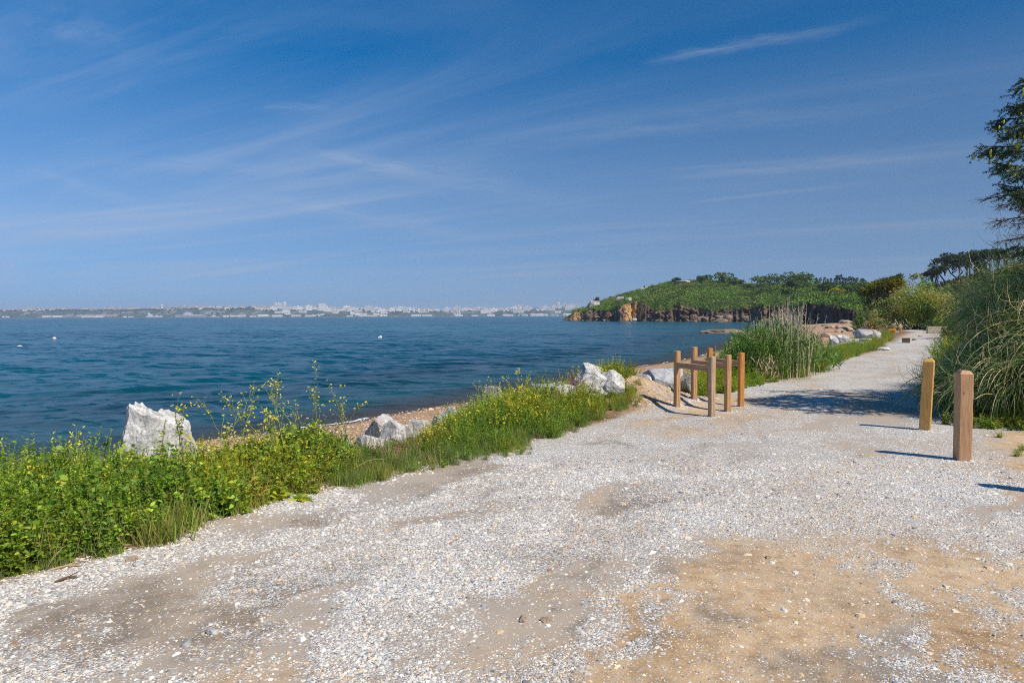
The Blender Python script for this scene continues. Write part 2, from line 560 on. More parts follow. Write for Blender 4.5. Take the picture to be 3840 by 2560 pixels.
tot = nt.math('ADD', tot, puff(1962, 1032, 34, 13, .55))
tot = nt.math('ADD', tot, puff(36, 998, 26, 11, .5))
tot = nt.math('MULTIPLY', tot, nt.math('MULTIPLY', sep.outputs[2], 16.0, clamp=True))
tot = nt.math('MINIMUM', nt.math('MULTIPLY', tot, .9), .75)
side = nt.n('ShaderNodeMapRange'); side.inputs[1].default_value = -.6; side.inputs[2].default_value = .6; side.inputs[3].default_value = 1.25; side.inputs[4].default_value = .80
nt.l(sep.outputs[0], side.inputs[0])
airy = nt.math('MULTIPLY', nt.math('SUBTRACT', 1.0, nt.math('MULTIPLY', sep.outputs[2], 2.9)), .60, clamp=True)   # pale low air
skyc = nt.mix(airy, hs.outputs[0], LOW_AIR)
mixed = nt.mix(tot, skyc, CLOUD_COL)
vm = nt.n('ShaderNodeVectorMath', operation='SCALE'); nt.l(mixed, vm.inputs[0]); nt.l(side.outputs[0], vm.inputs['Scale'])   # polarised deep side of the sky
mixed = vm.outputs[0]
nt.l(mixed, bg.inputs['Color']); nt.l(bg.outputs[0], out.inputs['Surface'])

# pale even air in one closed box round the whole place
m, nt, out = new_mat('haze')
pv = nt.n('ShaderNodeVolumePrincipled')
pv.inputs['Color'].default_value = HAZE_COL
pv.inputs['Density'].default_value = HAZE_D
pv.inputs['Anisotropy'].default_value = .2
nt.l(pv.outputs[0], out.inputs['Volume'])
a = Acc(); box(a, (-6900, -120, -9.5), (3600, 7300, 130))
hz_ob = a.build('haze', m, origin=(0, 0, 0))
tag(hz_ob, 'pale sea haze in the air that fades the far shore', kind='stuff')

sc = bpy.context.scene
sc.view_settings.view_transform = 'Standard'
sc.view_settings.look = 'None'
sc.view_settings.exposure = EXPO
sc.view_settings.gamma = 1
sc.cycles.max_bounces = 6
sc.cycles.transparent_max_bounces = 12
sc.cycles.volume_bounces = 0
sc.cycles.sample_clamp_indirect = 4
sc.cycles.use_denoising = False
sc.cycles.filter_width = 1.05

# ------------------------------------------------------------------ terrain
def W2(px, py, z=0.0):
    p = G(px, py, z); return (p[0], p[1])


PE = [W2(*q) for q in ((-1500, 2750), (-700, 2440), (0, 2190), (490, 2063), (751, 1982), (1110, 1860), (1535, 1782), (1731, 1712), (2106, 1623), (2384, 1545), (2759, 1460), (2900, 1427), (3030, 1392), (3151, 1349), (3300, 1309), (3365, 1262), (3405, 1247))]
PE = [(PE[0][0] - 6, PE[0][1] - 6)] + PE + [(44, 76), (62, 112), (100, 190), (150, 260)]
SL = [W2(*q, SEA) for q in ((-1500, 1990), (-700, 1840), (163, 1735), (700, 1668), (1143, 1606), (1714, 1516), (2351, 1382), (2612, 1340), (2760, 1290), (2850, 1250), (2950, 1225))] + [(124, 270)]
PR = [(40, 5), (14, 7.6), (9, 8.9), (6.95, 9.9), (7.7, 12.2), (11.9, 19), (15.5, 24.5), (26.8, 42), (38.6, 58), (61, 103), (95, 170), (140, 260), (175, 330)]
PILE = G(2350, 1508)
def PX(pts, z=0.0): return [W2(px, py, z) for px, py in pts]
DIRT = [(PX([(1900, 2620), (1990, 2250), (2440, 2105), (2860, 1990), (3350, 1950), (3840, 2050), (4400, 2120), (4600, 2800), (1900, 2800)]), .30, 1.0),
        (PX([(2090, 1915), (2180, 1845), (2400, 1850), (2470, 1900), (2300, 1930)]), .16, .8),
        (PX([(2310, 1570), (2520, 1470), (2900, 1490), (3020, 1535), (2860, 1610), (2500, 1645)]), .30, .85),
        (PX([(700, 2430), (960, 2380), (1080, 2440), (960, 2520), (720, 2500)]), .14, .8),
        (PX([(650, 2560), (1150, 2500), (1500, 2620), (700, 2700)]), .15, .7),
        (PX([(3640, 1668), (3700, 1630), (3900, 1615), (4500, 1650), (4500, 1950), (3780, 1752)]), .161, 1.0),
        (PX([(3100, 1290), (3230, 1262), (3420, 1245), (3520, 1240), (3440, 1262), (3250, 1300)]), .8, .7),
        (PX([(2200, 1560), (2240, 1450), (2500, 1440), (2600, 1490), (2420, 1545)]), .3, 1.0)]
DARKP = [(PX([(420, 2300), (560, 2230), (760, 2205), (740, 2260), (560, 2330)]), .10, 1.0), (PX([(540, 2400), (650, 2345), (790, 2350), (700, 2410)]), .08, 1.0),
         (PX([(90, 2340), (300, 2280), (420, 2300), (200, 2350)]), .08, .7), (PX([(330, 2450), (500, 2410), (470, 2470)]), .08, .7), (PX([(1000, 1985), (1150, 1920), (1340, 1915), (1180, 1985)]), .12, .8),
         (PX([(1560, 1800), (1760, 1760), (1800, 1790), (1640, 1820)]), .12, .8), (PX([(2180, 1660), (2330, 1635), (2300, 1670)]), .12, .8), (PX([(1650, 1950), (1800, 1900), (2000, 1880), (1800, 1960)]), .12, .5),
         (PX([(2700, 1730), (2850, 1690), (2900, 1720), (2760, 1750)]), .12, .5), (PX([(0, 2480), (160, 2440), (200, 2500), (40, 2550)]), .08, .7)]


def fields(x, y):
    s = polysd(x, y, PE) + .35 * (fbm(x * .9, y * .9, seed=5) - .5) + .12 * (vnoise(x * 4, y * 4, seed=8) - .5)
    w = polysd(x, y, SL) + .8 * (fbm(x * .25, y * .25, seed=15) - .5)
    r = -polysd(x, y, PR)
    return s, w, r


def height(x, y, f=None):
    x = np.asarray(x, float); y = np.asarray(y, float)
    s, w, r = f if f is not None else fields(x, y)
    z = .02 * (fbm(x * .6, y * .6, seed=1) - .5) + .012 * (fbm(x * 3, y * 3, seed=2) - .5)
    bank = -.9 * sstep(.9, 3.6, s)
    lin = -.9 * np.clip((s - 2.5) / (np.maximum(s - 2.5, 0) + np.maximum(-w, 0) + 1e-6), 0, 1)
    land = np.where(s > 0, bank + np.where(s > 2.5, lin, 0), 0) + np.where(s > 2, .08 * (fbm(x * .5, y * .5, seed=3) - .5), 0)
    land = land + np.where((s > 6) & (y > 75), .5 * sstep(75, 110, y) * fbm(x * .12, y * .12, seed=9), 0)
    sea = SEA - np.minimum(.10 * np.maximum(w, 0), 6)
    z = z + np.where(w > 0, np.minimum(sea, land), land)
    rise = .22 * sstep(0, 3, r) * np.clip(r, 0, 3) / 3 + .24 * np.clip(r - 2.5, 0, 70) * sstep(2.5, 8, r)
    rise = rise * (.8 + .4 * fbm(x * .05, y * .05, seed=21)) + sstep(.2, 1.5, r) * .15 * (fbm(x * .8, y * .8, seed=22) - .5)
    z = z + np.where(r > 0, rise, 0)
    z = z + 1.4 * sstep(.25, 2.3, r) * sstep(26, 12, y) * sstep(15, 11, x) * (.85 + .3 * fbm(x * .7, y * .7, seed=23))      # earth bank under the pampas grass
    z = z + 7.6 * np.exp(-(((x - 140) / 34) ** 2 + ((y - 208) / 48) ** 2)) * sstep(0, 14, r)
    z = z + .46 * np.exp(-(((x - PILE[0] - .05) / .95) ** 2 + ((y - PILE[1] - .15) / .8) ** 2)) * (.7 + .6 * fbm(x * 2.2, y * 2.2, seed=31))
    return z


def hz(x, y):
    return float(height(np.array([x]), np.array([y]))[0])


def grow(a, step, end, k):
    v = []; x = a
    while (x < end) if step > 0 else (x > end):
        step *= k; x += step; v.append(x)
    return v


xs = np.array(sorted(grow(-6, -.08, -60, 1.07)) + list(np.arange(-6, 11, .07)) + grow(11, .07, 420, 1.045))
ys = np.array(sorted(grow(1.6, -.1, -25, 1.1)) + list(np.arange(1.6, 13, .07)) + grow(13, .07, 420, 1.035))
X, Y = np.meshgrid(xs, ys)
FS = fields(X, Y)
Z = height(X, Y, FS)
S_, W_, R_ = FS
WARP = lambda x, y, q: 1.3 * (fbm(x * 1.0, y * 1.0, octv=5, seed=q, gain=.62) - .5) + .16 * (vnoise(x * 9, y * 9, seed=q + 1) - .5)
wx = X + WARP(X, Y, 41)
wy = Y + WARP(X, Y, 143)


def grav_fields(wx, wy, x, y, s, r):
    ca, sa = math.cos(.62), math.sin(.62)          # wear runs along the track
    al, ac = wx * sa + wy * ca, wx * ca - wy * sa
    n1 = fbm(al * .55, ac * 1.5, octv=5, seed=51, gain=.6)
    n2 = fbm(wx * 2.2, wy * 2.2, octv=4, seed=52, gain=.6)
    n3 = fbm(al * .9 + 7, ac * 2.6, octv=5, seed=53, gain=.6)
    g = .86 - .9 * sstep(.50, .72, n1) - .35 * sstep(.55, .75, n2)
    dirt = .85 * sstep(.47, .63, fbm(al * .45 + 9, ac * 1.1, octv=5, seed=54, gain=.6)) * (.3 + .7 * sstep(-1.4, 1.2, x - .12 * y))
    dark = .85 * sstep(.54, .68, n3) * sstep(16, 9, y) * sstep(2.0, .4, x - .25 * y)
    for poly, soft, amt in DIRT:
        k = sstep(-2.2 * soft, 1.6 * soft, polyin(wx, wy, poly)) * amt
        patch = sstep(.46, .60, .55 * n2 + .45 * n3)          # stony islands inside the bare sand
        k = k * (1 - (0 if soft == .161 else .78) * patch)
        dirt = np.maximum(dirt, k); g = g * (1 - .97 * k)
        dark = dark * (1 - .85 * k)
    for poly, soft, amt in DARKP:
        k = sstep(-1.6 * soft, 1.2 * soft, polyin(wx, wy, poly)) * amt
        dark = np.maximum(dark, k); g = g * (1 - .93 * k)
    return np.clip(g, 0.02, 1), np.clip(dirt, 0, 1), np.clip(dark, 0, 1)


g_, dirt_, dark_ = grav_fields(wx, wy, X, Y, S_, R_)
soil_ = sstep(-.10, .12, S_) * (1 - sstep(2.2, 3.2, S_))
beach_ = sstep(2.0, 3.2, S_)
wet_ = sstep(-1.0, -.1, W_)
far_ = sstep(70, 110, Y) * sstep(5, 12, S_)
hill_ = sstep(-.05, .5, R_)
pile_ = np.exp(-(((X - PILE[0]) / .9) ** 2 + ((Y - PILE[1]) / .9) ** 2))
ga = np.stack([g_ * (1 - soil_) * (1 - hill_) * (1 - np.clip(pile_ * 2, 0, 1)), dirt_, dark_, soil_ * (1 - np.clip(pile_ * 2, 0, 1))], 2)
gb = np.stack([beach_, wet_, far_, hill_], 2)

m_ground, nt, out = new_mat('ground')
tc = nt.n('ShaderNodeTexCoord'); O = tc.outputs['Object']
A = nt.n('ShaderNodeAttribute', attribute_name='ga'); B = nt.n('ShaderNodeAttribute', attribute_name='gb')
sa_ = nt.n('ShaderNodeSeparateColor'); nt.l(A.outputs['Color'], sa_.inputs[0])
sb_ = nt.n('ShaderNodeSeparateColor'); nt.l(B.outputs['Color'], sb_.inputs[0])
gr, di, dk, so = sa_.outputs[0], sa_.outputs[1], sa_.outputs[2], A.outputs['Alpha']
be, we, fa, hi = sb_.outputs[0], sb_.outputs[1], sb_.outputs[2], B.outputs['Alpha']


def cells(scale, rand=1.0):
    warp = nt.noise(O, scale * .8, 2)
    v = nt.n('ShaderNodeVectorMath', operation='MULTIPLY_ADD'); nt.l(warp.outputs['Color'], v.inputs[0]); v.inputs[1].default_value = (.5 / scale,) * 3; nt.l(O, v.inputs[2])
    vo = nt.n('ShaderNodeTexVoronoi'); vo.inputs['Scale'].default_value = scale; vo.inputs['Randomness'].default_value = rand
    nt.l(v.outputs[0], vo.inputs['Vector'])
    sp = nt.n('ShaderNodeSeparateColor'); nt.l(vo.outputs['Color'], sp.inputs[0])
    return vo.outputs['Distance'], sp.outputs[0], sp.outputs[1]


d1, r1, q1 = cells(62); d2, r2, q2 = cells(125)
STONE = [(0, (.16, .16, .165)), (.09, (.32, .315, .31)), (.25, (.50, .48, .46)), (.5, (.59, .565, .53)), (.85, (.71, .68, .635)), (.95, (.66, .53, .39)), (1, (.42, .25, .14))]
st1 = nt.ramp(r1, STONE); st2 = nt.ramp(r2, STONE)
grain = nt.noise(O, 160, 4, .7); med = nt.noise(O, 9, 5, .6); lar = nt.noise(O, 1.1, 4, .6)
dirtc = nt.ramp(med.outputs['Fac'], [(.28, (.30, .18, .085)), (.5, (.50, .34, .19)), (.75, (.62, .465, .295))])
dirtc = nt.mix(.7, dirtc, nt.ramp(grain.outputs['Fac'], [(.3, (.55, .52, .5)), (.6, (1.1, 1.1, 1.1))]), 'MULTIPLY')
dirtc = nt.mix(.6, dirtc, nt.ramp(lar.outputs['Fac'], [(.36, (.62, .54, .46)), (.52, (1.0, .98, .95)), (.66, (1.22, 1.22, 1.22))]), 'MULTIPLY')
darkc = nt.ramp(med.outputs['Fac'], [(.3, (.085, .07, .055)), (.7, (.23, .195, .16))])
darkc = nt.mix(.6, darkc, nt.ramp(grain.outputs['Fac'], [(.36, (.35, .35, .35)), (.6, (1.6, 1.5, 1.4))]), 'MULTIPLY')
under = nt.mix(dk, nt.mix(di, (.36, .305, .25), dirtc), darkc)
soft = lambda a, b, k: nt.math('MULTIPLY', nt.math('ADD', nt.math('SUBTRACT', a, b), .06), k, clamp=True)
p2 = soft(gr, q2, 9); p1 = soft(gr, q1, 9)
col = nt.mix(p2, under, st2); col = nt.mix(p1, col, st1)
soilc = nt.ramp(med.outputs['Fac'], [(.3, (.10, .055, .03)), (.55, (.22, .125, .065)), (.75, (.36, .24, .14))])
dusty = nt.noise(O, .55, 5, .62)
col = nt.mix(nt.ramp(dusty.outputs['Fac'], [(.40, (0, 0, 0)), (.62, (.36, .36, .36))]), col, (.46, .355, .245))
col = nt.mix(so, col, soilc)
d3, r3, q3 = cells(17); d4, r4, q4 = cells(5)
peb = nt.ramp(r3, [(0, (.22, .12, .06)), (.2, (.38, .20, .09)), (.5, (.50, .29, .14)), (.75, (.56, .38, .22)), (.9, (.62, .5, .38)), (1, (.28, .2, .15))])
pebf = nt.ramp(r4, [(0, (.24, .13, .07)), (.3, (.40, .23, .12)), (.7, (.46, .29, .17)), (.95, (.52, .4, .3))])
peb = nt.mix(.35, peb, pebf)
sandn = nt.noise(nt.mapping(O, (.5, 1.4, 1)), .5, 6, .65)
sand = nt.ramp(sandn.outputs['Fac'], [(.3, (.20, .12, .08)), (.45, (.40, .24, .15)), (.7, (.50, .33, .22))])
peb = nt.mix(fa, peb, sand)
wetc = nt.mix(1.0, peb, (.42, .36, .33), 'MULTIPLY')
peb = nt.mix(we, peb, wetc)
col = nt.mix(be, col, peb)
hill = nt.ramp(med.outputs['Fac'], [(.3, (.05, .06, .02)), (.6, (.13, .10, .05)), (.8, (.20, .15, .08))])
col = nt.mix(hi, col, hill)
hsum = nt.math('ADD', nt.math('MULTIPLY', nt.math('SUBTRACT', 1.0, nt.math('MULTIPLY', d1, 1.0)), p1), nt.math('MULTIPLY', nt.math('MULTIPLY', nt.math('SUBTRACT', 1.0, d2), p2), .5))
hsum = nt.math('ADD', hsum, nt.math('MULTIPLY', grain.outputs['Fac'], .25))
hsum = nt.math('ADD', hsum, nt.math('MULTIPLY', nt.math('MULTIPLY', nt.math('SUBTRACT', 1.0, d3), be), 1.6))
rgh = nt.math('SUBTRACT', .92, nt.math('MULTIPLY', nt.math('MULTIPLY', we, be), .55))
principled(nt, out, col, rgh, hsum, .8, .014, .2)

ny, nx = X.shape
idx = np.arange(nx * ny).reshape(ny, nx)
Fq = np.stack([idx[:-1, :-1], idx[:-1, 1:], idx[1:, 1:], idx[1:, :-1]], 2).reshape(-1, 4)
fc = lambda a: (.25 * (a[:-1, :-1] + a[:-1, 1:] + a[1:, 1:] + a[1:, :-1])).ravel()
fs, fr, fy, fw = fc(S_), fc(R_), fc(Y), fc(W_)
cls = np.where(fr > 0, 2, np.where(fs > 2.6, 1, np.where(fs > 0, 3, 0)))
cls = np.where((fy > 66) & (cls == 0), 2, cls)
drop = fw > 70
VV = np.stack([X, Y, Z], 2).reshape(-1, 3)


def sheet(name, sel, label):
    F = Fq[sel]
    used, inv = np.unique(F, return_inverse=True)
    ac = Acc(); ac.add(VV[used], inv.reshape(-1, 4))
    ob = ac.build(name, m_ground, smooth=True)
    for nm, arr in (('ga', ga), ('gb', np.concatenate([gb], 2))):
        at = ob.data.attributes.new(nm, 'FLOAT_COLOR', 'POINT')
        at.data.foreach_set('color', arr.reshape(-1, 4)[used].astype(np.float32).ravel())
    return tag(ob, label, kind='structure')


sheet('path', (cls == 0) & ~drop, 'wide track of white gravel and tan dirt along the shore')
sheet('beach', (cls == 1) & ~drop, 'orange brown shingle beach sloping into the sea')
sheet('ground', (cls == 3) & ~drop, 'soil bank between the gravel track and the beach')
sheet('hill', (cls == 2) & ~drop, 'scrubby hillside rising right of the track')

# ------------------------------------------------------------------ sea
az = np.linspace(-1.02, .80, 620)
rr = [7.0]
while rr[-1] < 5300: rr.append(rr[-1] * 1.0085)
rr = np.array(rr)
AZ, RR = np.meshgrid(az, rr)
WX, WY = RR * np.sin(AZ), RR * np.cos(AZ)
zw = np.zeros_like(WX)
sp_r = RR * .0085
wrng = np.random.default_rng(3)
for lam in (5.0, 3.6, 2.7, 2.1, 1.6, 1.2, .9, .7, .55):
    for k in range(4):
        th = math.radians(-62) + wrng.normal(0, .42)
        kx, ky = math.cos(th) * 2 * PI / lam, math.sin(th) * 2 * PI / lam
        ph = wrng.uniform(0, 6.28)
        amp = .0052 * lam ** .55
        fade = np.clip(1.6 - sp_r * 3.2 / lam, 0, 1)
        grp = .35 + 1.3 * vnoise(WX / (lam * 3) + k * 9, WY / (lam * 3), seed=int(lam * 10) + k)
        q = np.sin(kx * WX + ky * WY + ph + 1.2 * vnoise(WX / lam / 2, WY / lam / 2, seed=k))
        zw += amp * fade * grp * (q - .35 * np.cos(2 * (kx * WX + ky * WY + ph)))
wd = polysd(WX, WY, SL) + .8 * (fbm(WX * .25, WY * .25, seed=15) - .5)
depth = np.clip(.10 * np.maximum(wd, 0), 0, 6)
zw *= .35 + .65 * sstep(0, 14, wd)
near_sand = wd < 0
nyw, nxw = WX.shape
ix = np.arange(nxw * nyw).reshape(nyw, nxw)
Fw = np.stack([ix[:-1, :-1], ix[:-1, 1:], ix[1:, 1:], ix[1:, :-1]], 2).reshape(-1, 4)
m_water, nt, out = new_mat('sea_water')
tc = nt.n('ShaderNodeTexCoord'); O = tc.outputs['Object']
D = nt.n('ShaderNodeAttribute', attribute_name='depth')
pat = nt.noise(nt.mapping(nt.mapping(O, rot=(0, 0, .35)), (.006, .022, 1)), 1.0, 5, .6, .6)
deepc = nt.ramp(pat.outputs['Fac'], [(.3, WAT_DEEP[0]), (.5, WAT_DEEP[1]), (.72, WAT_DEEP[2])])
shal = nt.ramp(D.outputs['Fac'], [(.0, (.10, .075, .05)), (.10, (.045, .055, .055)), (.4, (.012, .07, .09)), (1, (0, 0, 0))])
dm = nt.ramp(nt.math('DIVIDE', D.outputs['Fac'], 6.0), [(.02, (0, 0, 0)), (.30, (.85,) * 3), (1.0, (1, 1, 1))])
wc = nt.mix(dm, shal, deepc)
b1 = nt.noise(nt.mapping(nt.mapping(O, rot=(0, 0, .49)), (1.0, 2.6, 1)), 1.7, 8, .66, .4)
b2 = nt.noise(nt.mapping(nt.mapping(O, rot=(0, 0, .35)), (.35, .9, 1)), .55, 5, .6, .3)
hh = nt.math('ADD', nt.math('MULTIPLY', b1.outputs['Fac'], .50), nt.math('MULTIPLY', b2.outputs['Fac'], .75))
p = principled(nt, None, wc, .20, spec=.10)
# ripples as tilted facets: the tilt does not fade with distance
geo = nt.n('ShaderNodeNewGeometry')


def tilt(scale, stretch, rot, k, det=3):
    n_ = nt.noise(nt.mapping(nt.mapping(O, rot=(0, 0, rot)), stretch), scale, det, .6, .3)
    s1_ = nt.n('ShaderNodeVectorMath', operation='SUBTRACT'); nt.l(n_.outputs['Color'], s1_.inputs[0]); s1_.inputs[1].default_value = (.5, .5, .5)
    m1_ = nt.n('ShaderNodeVectorMath', operation='MULTIPLY'); nt.l(s1_.outputs[0], m1_.inputs[0]); m1_.inputs[1].default_value = (k * .7, k, 0)
    return m1_.outputs[0]


acc_ = geo.outputs['Normal']
for args_ in ((1.6, (.45, 1.3, 1), .42, WAT_BUMP * 1.15, 4), (.45, (.4, 1.2, 1), .5, WAT_BUMP * .95, 4), (.11, (.35, 1.1, 1), .38, WAT_BUMP * .5, 3)):
    ad_ = nt.n('ShaderNodeVectorMath', operation='ADD'); nt.l(acc_, ad_.inputs[0]); nt.l(tilt(*args_), ad_.inputs[1]); acc_ = ad_.outputs[0]
nn_ = nt.n('ShaderNodeVectorMath', operation='NORMALIZE'); nt.l(acc_, nn_.inputs[0]); nt.l(nn_.outputs[0], p.inputs['Normal'])
p.inputs['IOR'].default_value = 1.33
trn = nt.n('ShaderNodeBsdfTransparent'); trn.inputs['Color'].default_value = (.72, .80, .80, 1)
ms = nt.n('ShaderNodeMixShader')
nt.l(nt.ramp(D.outputs['Fac'], [(0, (.25,) * 3), (.12, (.5,) * 3), (.45, (.85,) * 3), (.9, (1, 1, 1))]), ms.inputs[0])
nt.l(trn.outputs[0], ms.inputs[1]); nt.l(p.outputs[0], ms.inputs[2]); nt.l(ms.outputs[0], out.inputs['Surface'])
ac = Acc(); ac.add(np.stack([WX, WY, SEA + zw], 2).reshape(-1, 3), Fw)
sea = ac.build('water', m_water, smooth=True)
at = sea.data.attributes.new('depth', 'FLOAT', 'POINT'); at.data.foreach_set('value', depth.astype(np.float32).ravel())
tag(sea, 'rippled blue green sea of the bay', kind='structure')
# thin line of foam where the ripples run out on the shingle
fa_ = Acc()
shore = np.array(SL[2:9]); 
seg = np.concatenate([[0], np.cumsum(np.hypot(*np.diff(shore, axis=0).T))])
tt = np.arange(0, seg[-1], .12)
fx = np.interp(tt, seg, shore[:, 0]); fy2 = np.interp(tt, seg, shore[:, 1])
mm = (vnoise(tt * .22, tt * 0, seed=77) > .55) & (vnoise(tt * .9, tt * 0, seed=79) > .44)
# move along normals until the beach meets the sea level
nxn = np.gradient(fx); nyn = np.gradient(fy2); ln = np.hypot(nxn, nyn); nxn, nyn = -nyn / ln, nxn / ln
best = np.zeros_like(tt)
for o_ in np.linspace(-1.5, 1.5, 61):
    zz = height(fx + nxn * o_, fy2 + nyn * o_)
    best = np.where(zz > SEA + .004, o_, best)
fx += nxn * best; fy2 += nyn * best
wv = (.01 + .10 * vnoise(tt * .9, tt * 0, seed=78)) * mm
path = np.stack([fx, fy2, np.full_like(fx, SEA + .035)], 1)
Vf = np.stack([path - np.stack([nxn * wv * .3, nyn * wv * .3, 0 * wv], 1), path + np.stack([nxn * wv, nyn * wv, 0 * wv], 1)], 1).reshape(-1, 3)
k_ = np.arange(len(tt) - 1)[mm[:-1] & mm[1:]]
if len(k_):
    fa_.add(Vf, np.stack([k_ * 2, k_ * 2 + 1, k_ * 2 + 3, k_ * 2 + 2], 1), (.75, .76, .76))
    fo = fa_.build('foam', col_mat('foam', .6, .3, 30))
    tag(fo, 'thin white foam of ripples breaking on the shingle', kind='stuff')
# ------------------------------------------------------------------ headland
leafM = leaf_mat('leaves', .32, .55)
scrubM = leaf_mat('scrub_leaves', .2, .7, .15)


def ip(px, tab):
    return np.interp(px, [t[0] for t in tab], [t[1] for t in tab])


def zat(px, py, d):
    """Height of a point at photo position px, py and forward distance d."""
    c = np.array(CAMR)
    u = (np.asarray(px, float) - 1920) / FPX; v = (1280 - np.asarray(py, float)) / FPX
    dy = c[1, 0] * u + c[1, 1] * v - c[1, 2]; dz = c[2, 0] * u + c[2, 1] * v - c[2, 2]
    return CAM_H + dz / dy * d


def xat(px, d):
    c = np.array(CAMR); u = (np.asarray(px, float) - 1920) / FPX; v = (1280 - 1190) / FPX
    return (c[0, 0] * u + c[0, 1] * v - c[0, 2]) / (c[1, 0] * u + c[1, 1] * v - c[1, 2]) * d


D0 = [(2110, 440), (2300, 405), (2500, 372), (2800, 335), (2950, 305), (3040, 262), (3120, 235), (3215, 212), (3380, 200)]
SKYL = [(2110, 1200), (2135, 1184), (2150, 1176), (2200, 1160), (2240, 1140), (2270, 1124), (2300, 1113), (2350, 1096), (2400, 1082), (2450, 1065), (2500, 1052), (2550, 1046), (2640, 1043), (2720, 1047), (2780, 1056), (2850, 1053), (2950, 1051), (3050, 1056), (3150, 1056), (3230, 1062), (3300, 1072), (3380, 1078)]
CTOP = [(2110, 1201), (2135, 1187), (2160, 1170), (2200, 1164), (2240, 1162), (2300, 1166), (2345, 1140), (2410, 1132), (2450, 1166), (2510, 1168), (2540, 1145), (2580, 1148), (2640, 1165), (2700, 1164), (2760, 1160), (2850, 1152), (2950, 1148), (3060, 1144), (3130, 1150), (3180, 1164), (3230, 1180), (3380, 1195)]


def headland_points(px, v):
    """v: metres behind the waterline along the line of sight."""
    d0 = ip(px, D0)
    gul = fbm(px * .021, px * 0, octv=4, seed=201)
    d0 = d0 + 34 * (gul - .5) * np.where(px > 3040, .15, 1) + 5 * (fbm(px * .09, px * 0, seed=202) - .5)
    run = 7 + 10 * fbm(px * .03, px * 0, octv=3, seed=203)
    run = np.where(px > 3040, 2.5, run)
    ct = ip(px, CTOP) + 9 * (fbm(px * .045, px * 0, octv=3, seed=204) - .5)
    sk = ip(px, SKYL) + ip(px, [(2240, 0), (2500, 8), (2850, 14), (3300, 14)])
    dc = d0 + 6 + run
    zc = zat(px, ct, dc); DR = 120
    zr = np.maximum(zat(px, sk, d0 + DR), zc + .5)
    z = np.where(v < 6, -2.6 + v / 6 * 2.0, 0)
    t = np.clip((v - 6) / run, 0, 1)
    cliff = -.6 + (zc + .6) * (t ** .8)
    t2 = np.clip((v - 6 - run) / (DR - 6 - run), 0, 1)
    slope = zc + (zr - zc) * (t2 ** .85)
    back = zr - np.clip(v - DR, 0, 400) * .22
    z = np.where(v >= 6, np.where(v < 6 + run, cliff, np.where(v < DR, slope, back)), z)
    veg = sstep(5 + run, 8 + run, v + 5 * (fbm(px * .05, v * .2, seed=205) - .5))
    d = d0 + v
    x = xat(px, d)
    bump = fbm(x * .09, d * .09, octv=3, seed=206) - .45
    z = z + veg * bump * 3.0 * sstep(0, 25, v - run) * (1 - .75 * sstep(85, 120, v))
    rk = (1 - veg) * sstep(2, 8, v)
    n3 = fbm(x * .16 + .1 * z, d * .16, z * .22, 5, 207, .6) - .5
    n4 = fbm(x * .5, d * .5, z * .7, 3, 208) - .5
    d = d - rk * (15 * n3 + 3 * n4)
    z = z + rk * 2.4 * n4 + (v <= 8) * .9 * n4
    return xat(px, d), d, z, veg, run


pxs = np.linspace(2112, 3380, 520)
vs = np.concatenate([np.linspace(0, 30, 56), np.linspace(31.5, 118, 50), np.linspace(124, 330, 18)])
PXG, VG = np.meshgrid(pxs, vs)
hx, hd, hzz, hveg, hrun = headland_points(PXG, VG)
ny_, nx_ = PXG.shape
ii = np.arange(nx_ * ny_).reshape(ny_, nx_)
Fh = np.stack([ii[:-1, :-1], ii[:-1, 1:], ii[1:, 1:], ii[1:, :-1]], 2).reshape(-1, 4)
m_head, nt, out = new_mat('headland')
tc = nt.n('ShaderNodeTexCoord'); O = tc.outputs['Object']
A = nt.n('ShaderNodeAttribute', attribute_name='col')
sp = nt.n('ShaderNodeSeparateColor'); nt.l(A.outputs['Color'], sp.inputs[0])
n1 = nt.noise(nt.mapping(O, (1, 1, 1.7), (.3, .5, 0)), .16, 8, .68, .8)
n2 = nt.noise(O, .9, 6, .7)
rockc = nt.ramp(n1.outputs['Fac'], [(.3, (.055, .042, .034)), (.46, (.125, .085, .06)), (.60, (.21, .145, .10)), (.75, (.34, .27, .20))])
rockc = nt.mix(sp.outputs[1], rockc, nt.ramp(n1.outputs['Fac'], [(.35, (.42, .23, .08)), (.65, (.62, .40, .18))]))
rockc = nt.mix(sp.outputs[2], rockc, nt.ramp(n1.outputs['Fac'], [(.35, (.11, .068, .05)), (.65, (.19, .115, .08))]))
sz = nt.n('ShaderNodeSeparateXYZ'); nt.l(O, sz.inputs[0])
shelf = nt.math('MULTIPLY', nt.math('SUBTRACT', .2, nt.math('ADD', sz.outputs[2], nt.math('MULTIPLY', n1.outputs['Fac'], 1.5))), .9, clamp=True)
rockc = nt.mix(shelf, rockc, (.085, .07, .06))
rockc = nt.mix(.75, rockc, nt.ramp(n2.outputs['Fac'], [(.34, (.45, .45, .45)), (.58, (1.1, 1.1, 1.1))]), 'MULTIPLY')
vegc = nt.ramp(n2.outputs['Fac'], [(.35, (.03, .045, .014)), (.55, (.05, .085, .018)), (.75, (.09, .10, .035))])
c = nt.mix(sp.outputs[0], rockc, vegc)
principled(nt, out, c, .9, nt.math('ADD', n1.outputs['Fac'], nt.math('MULTIPLY', n2.outputs['Fac'], .4)), 1.0, 1.6, .1)
ocher = np.maximum(sstep(2335, 2350, PXG) * sstep(2420, 2405, PXG), .75 * sstep(2130, 2140, PXG) * sstep(2200, 2180, PXG) * fbm(PXG * .1, VG * .3, seed=209) * 1.3)
ocher = np.maximum(ocher, .3 * sstep(.58, .68, fbm(PXG * .02, VG * .06, seed=210)))
earth = sstep(3030, 3060, PXG)
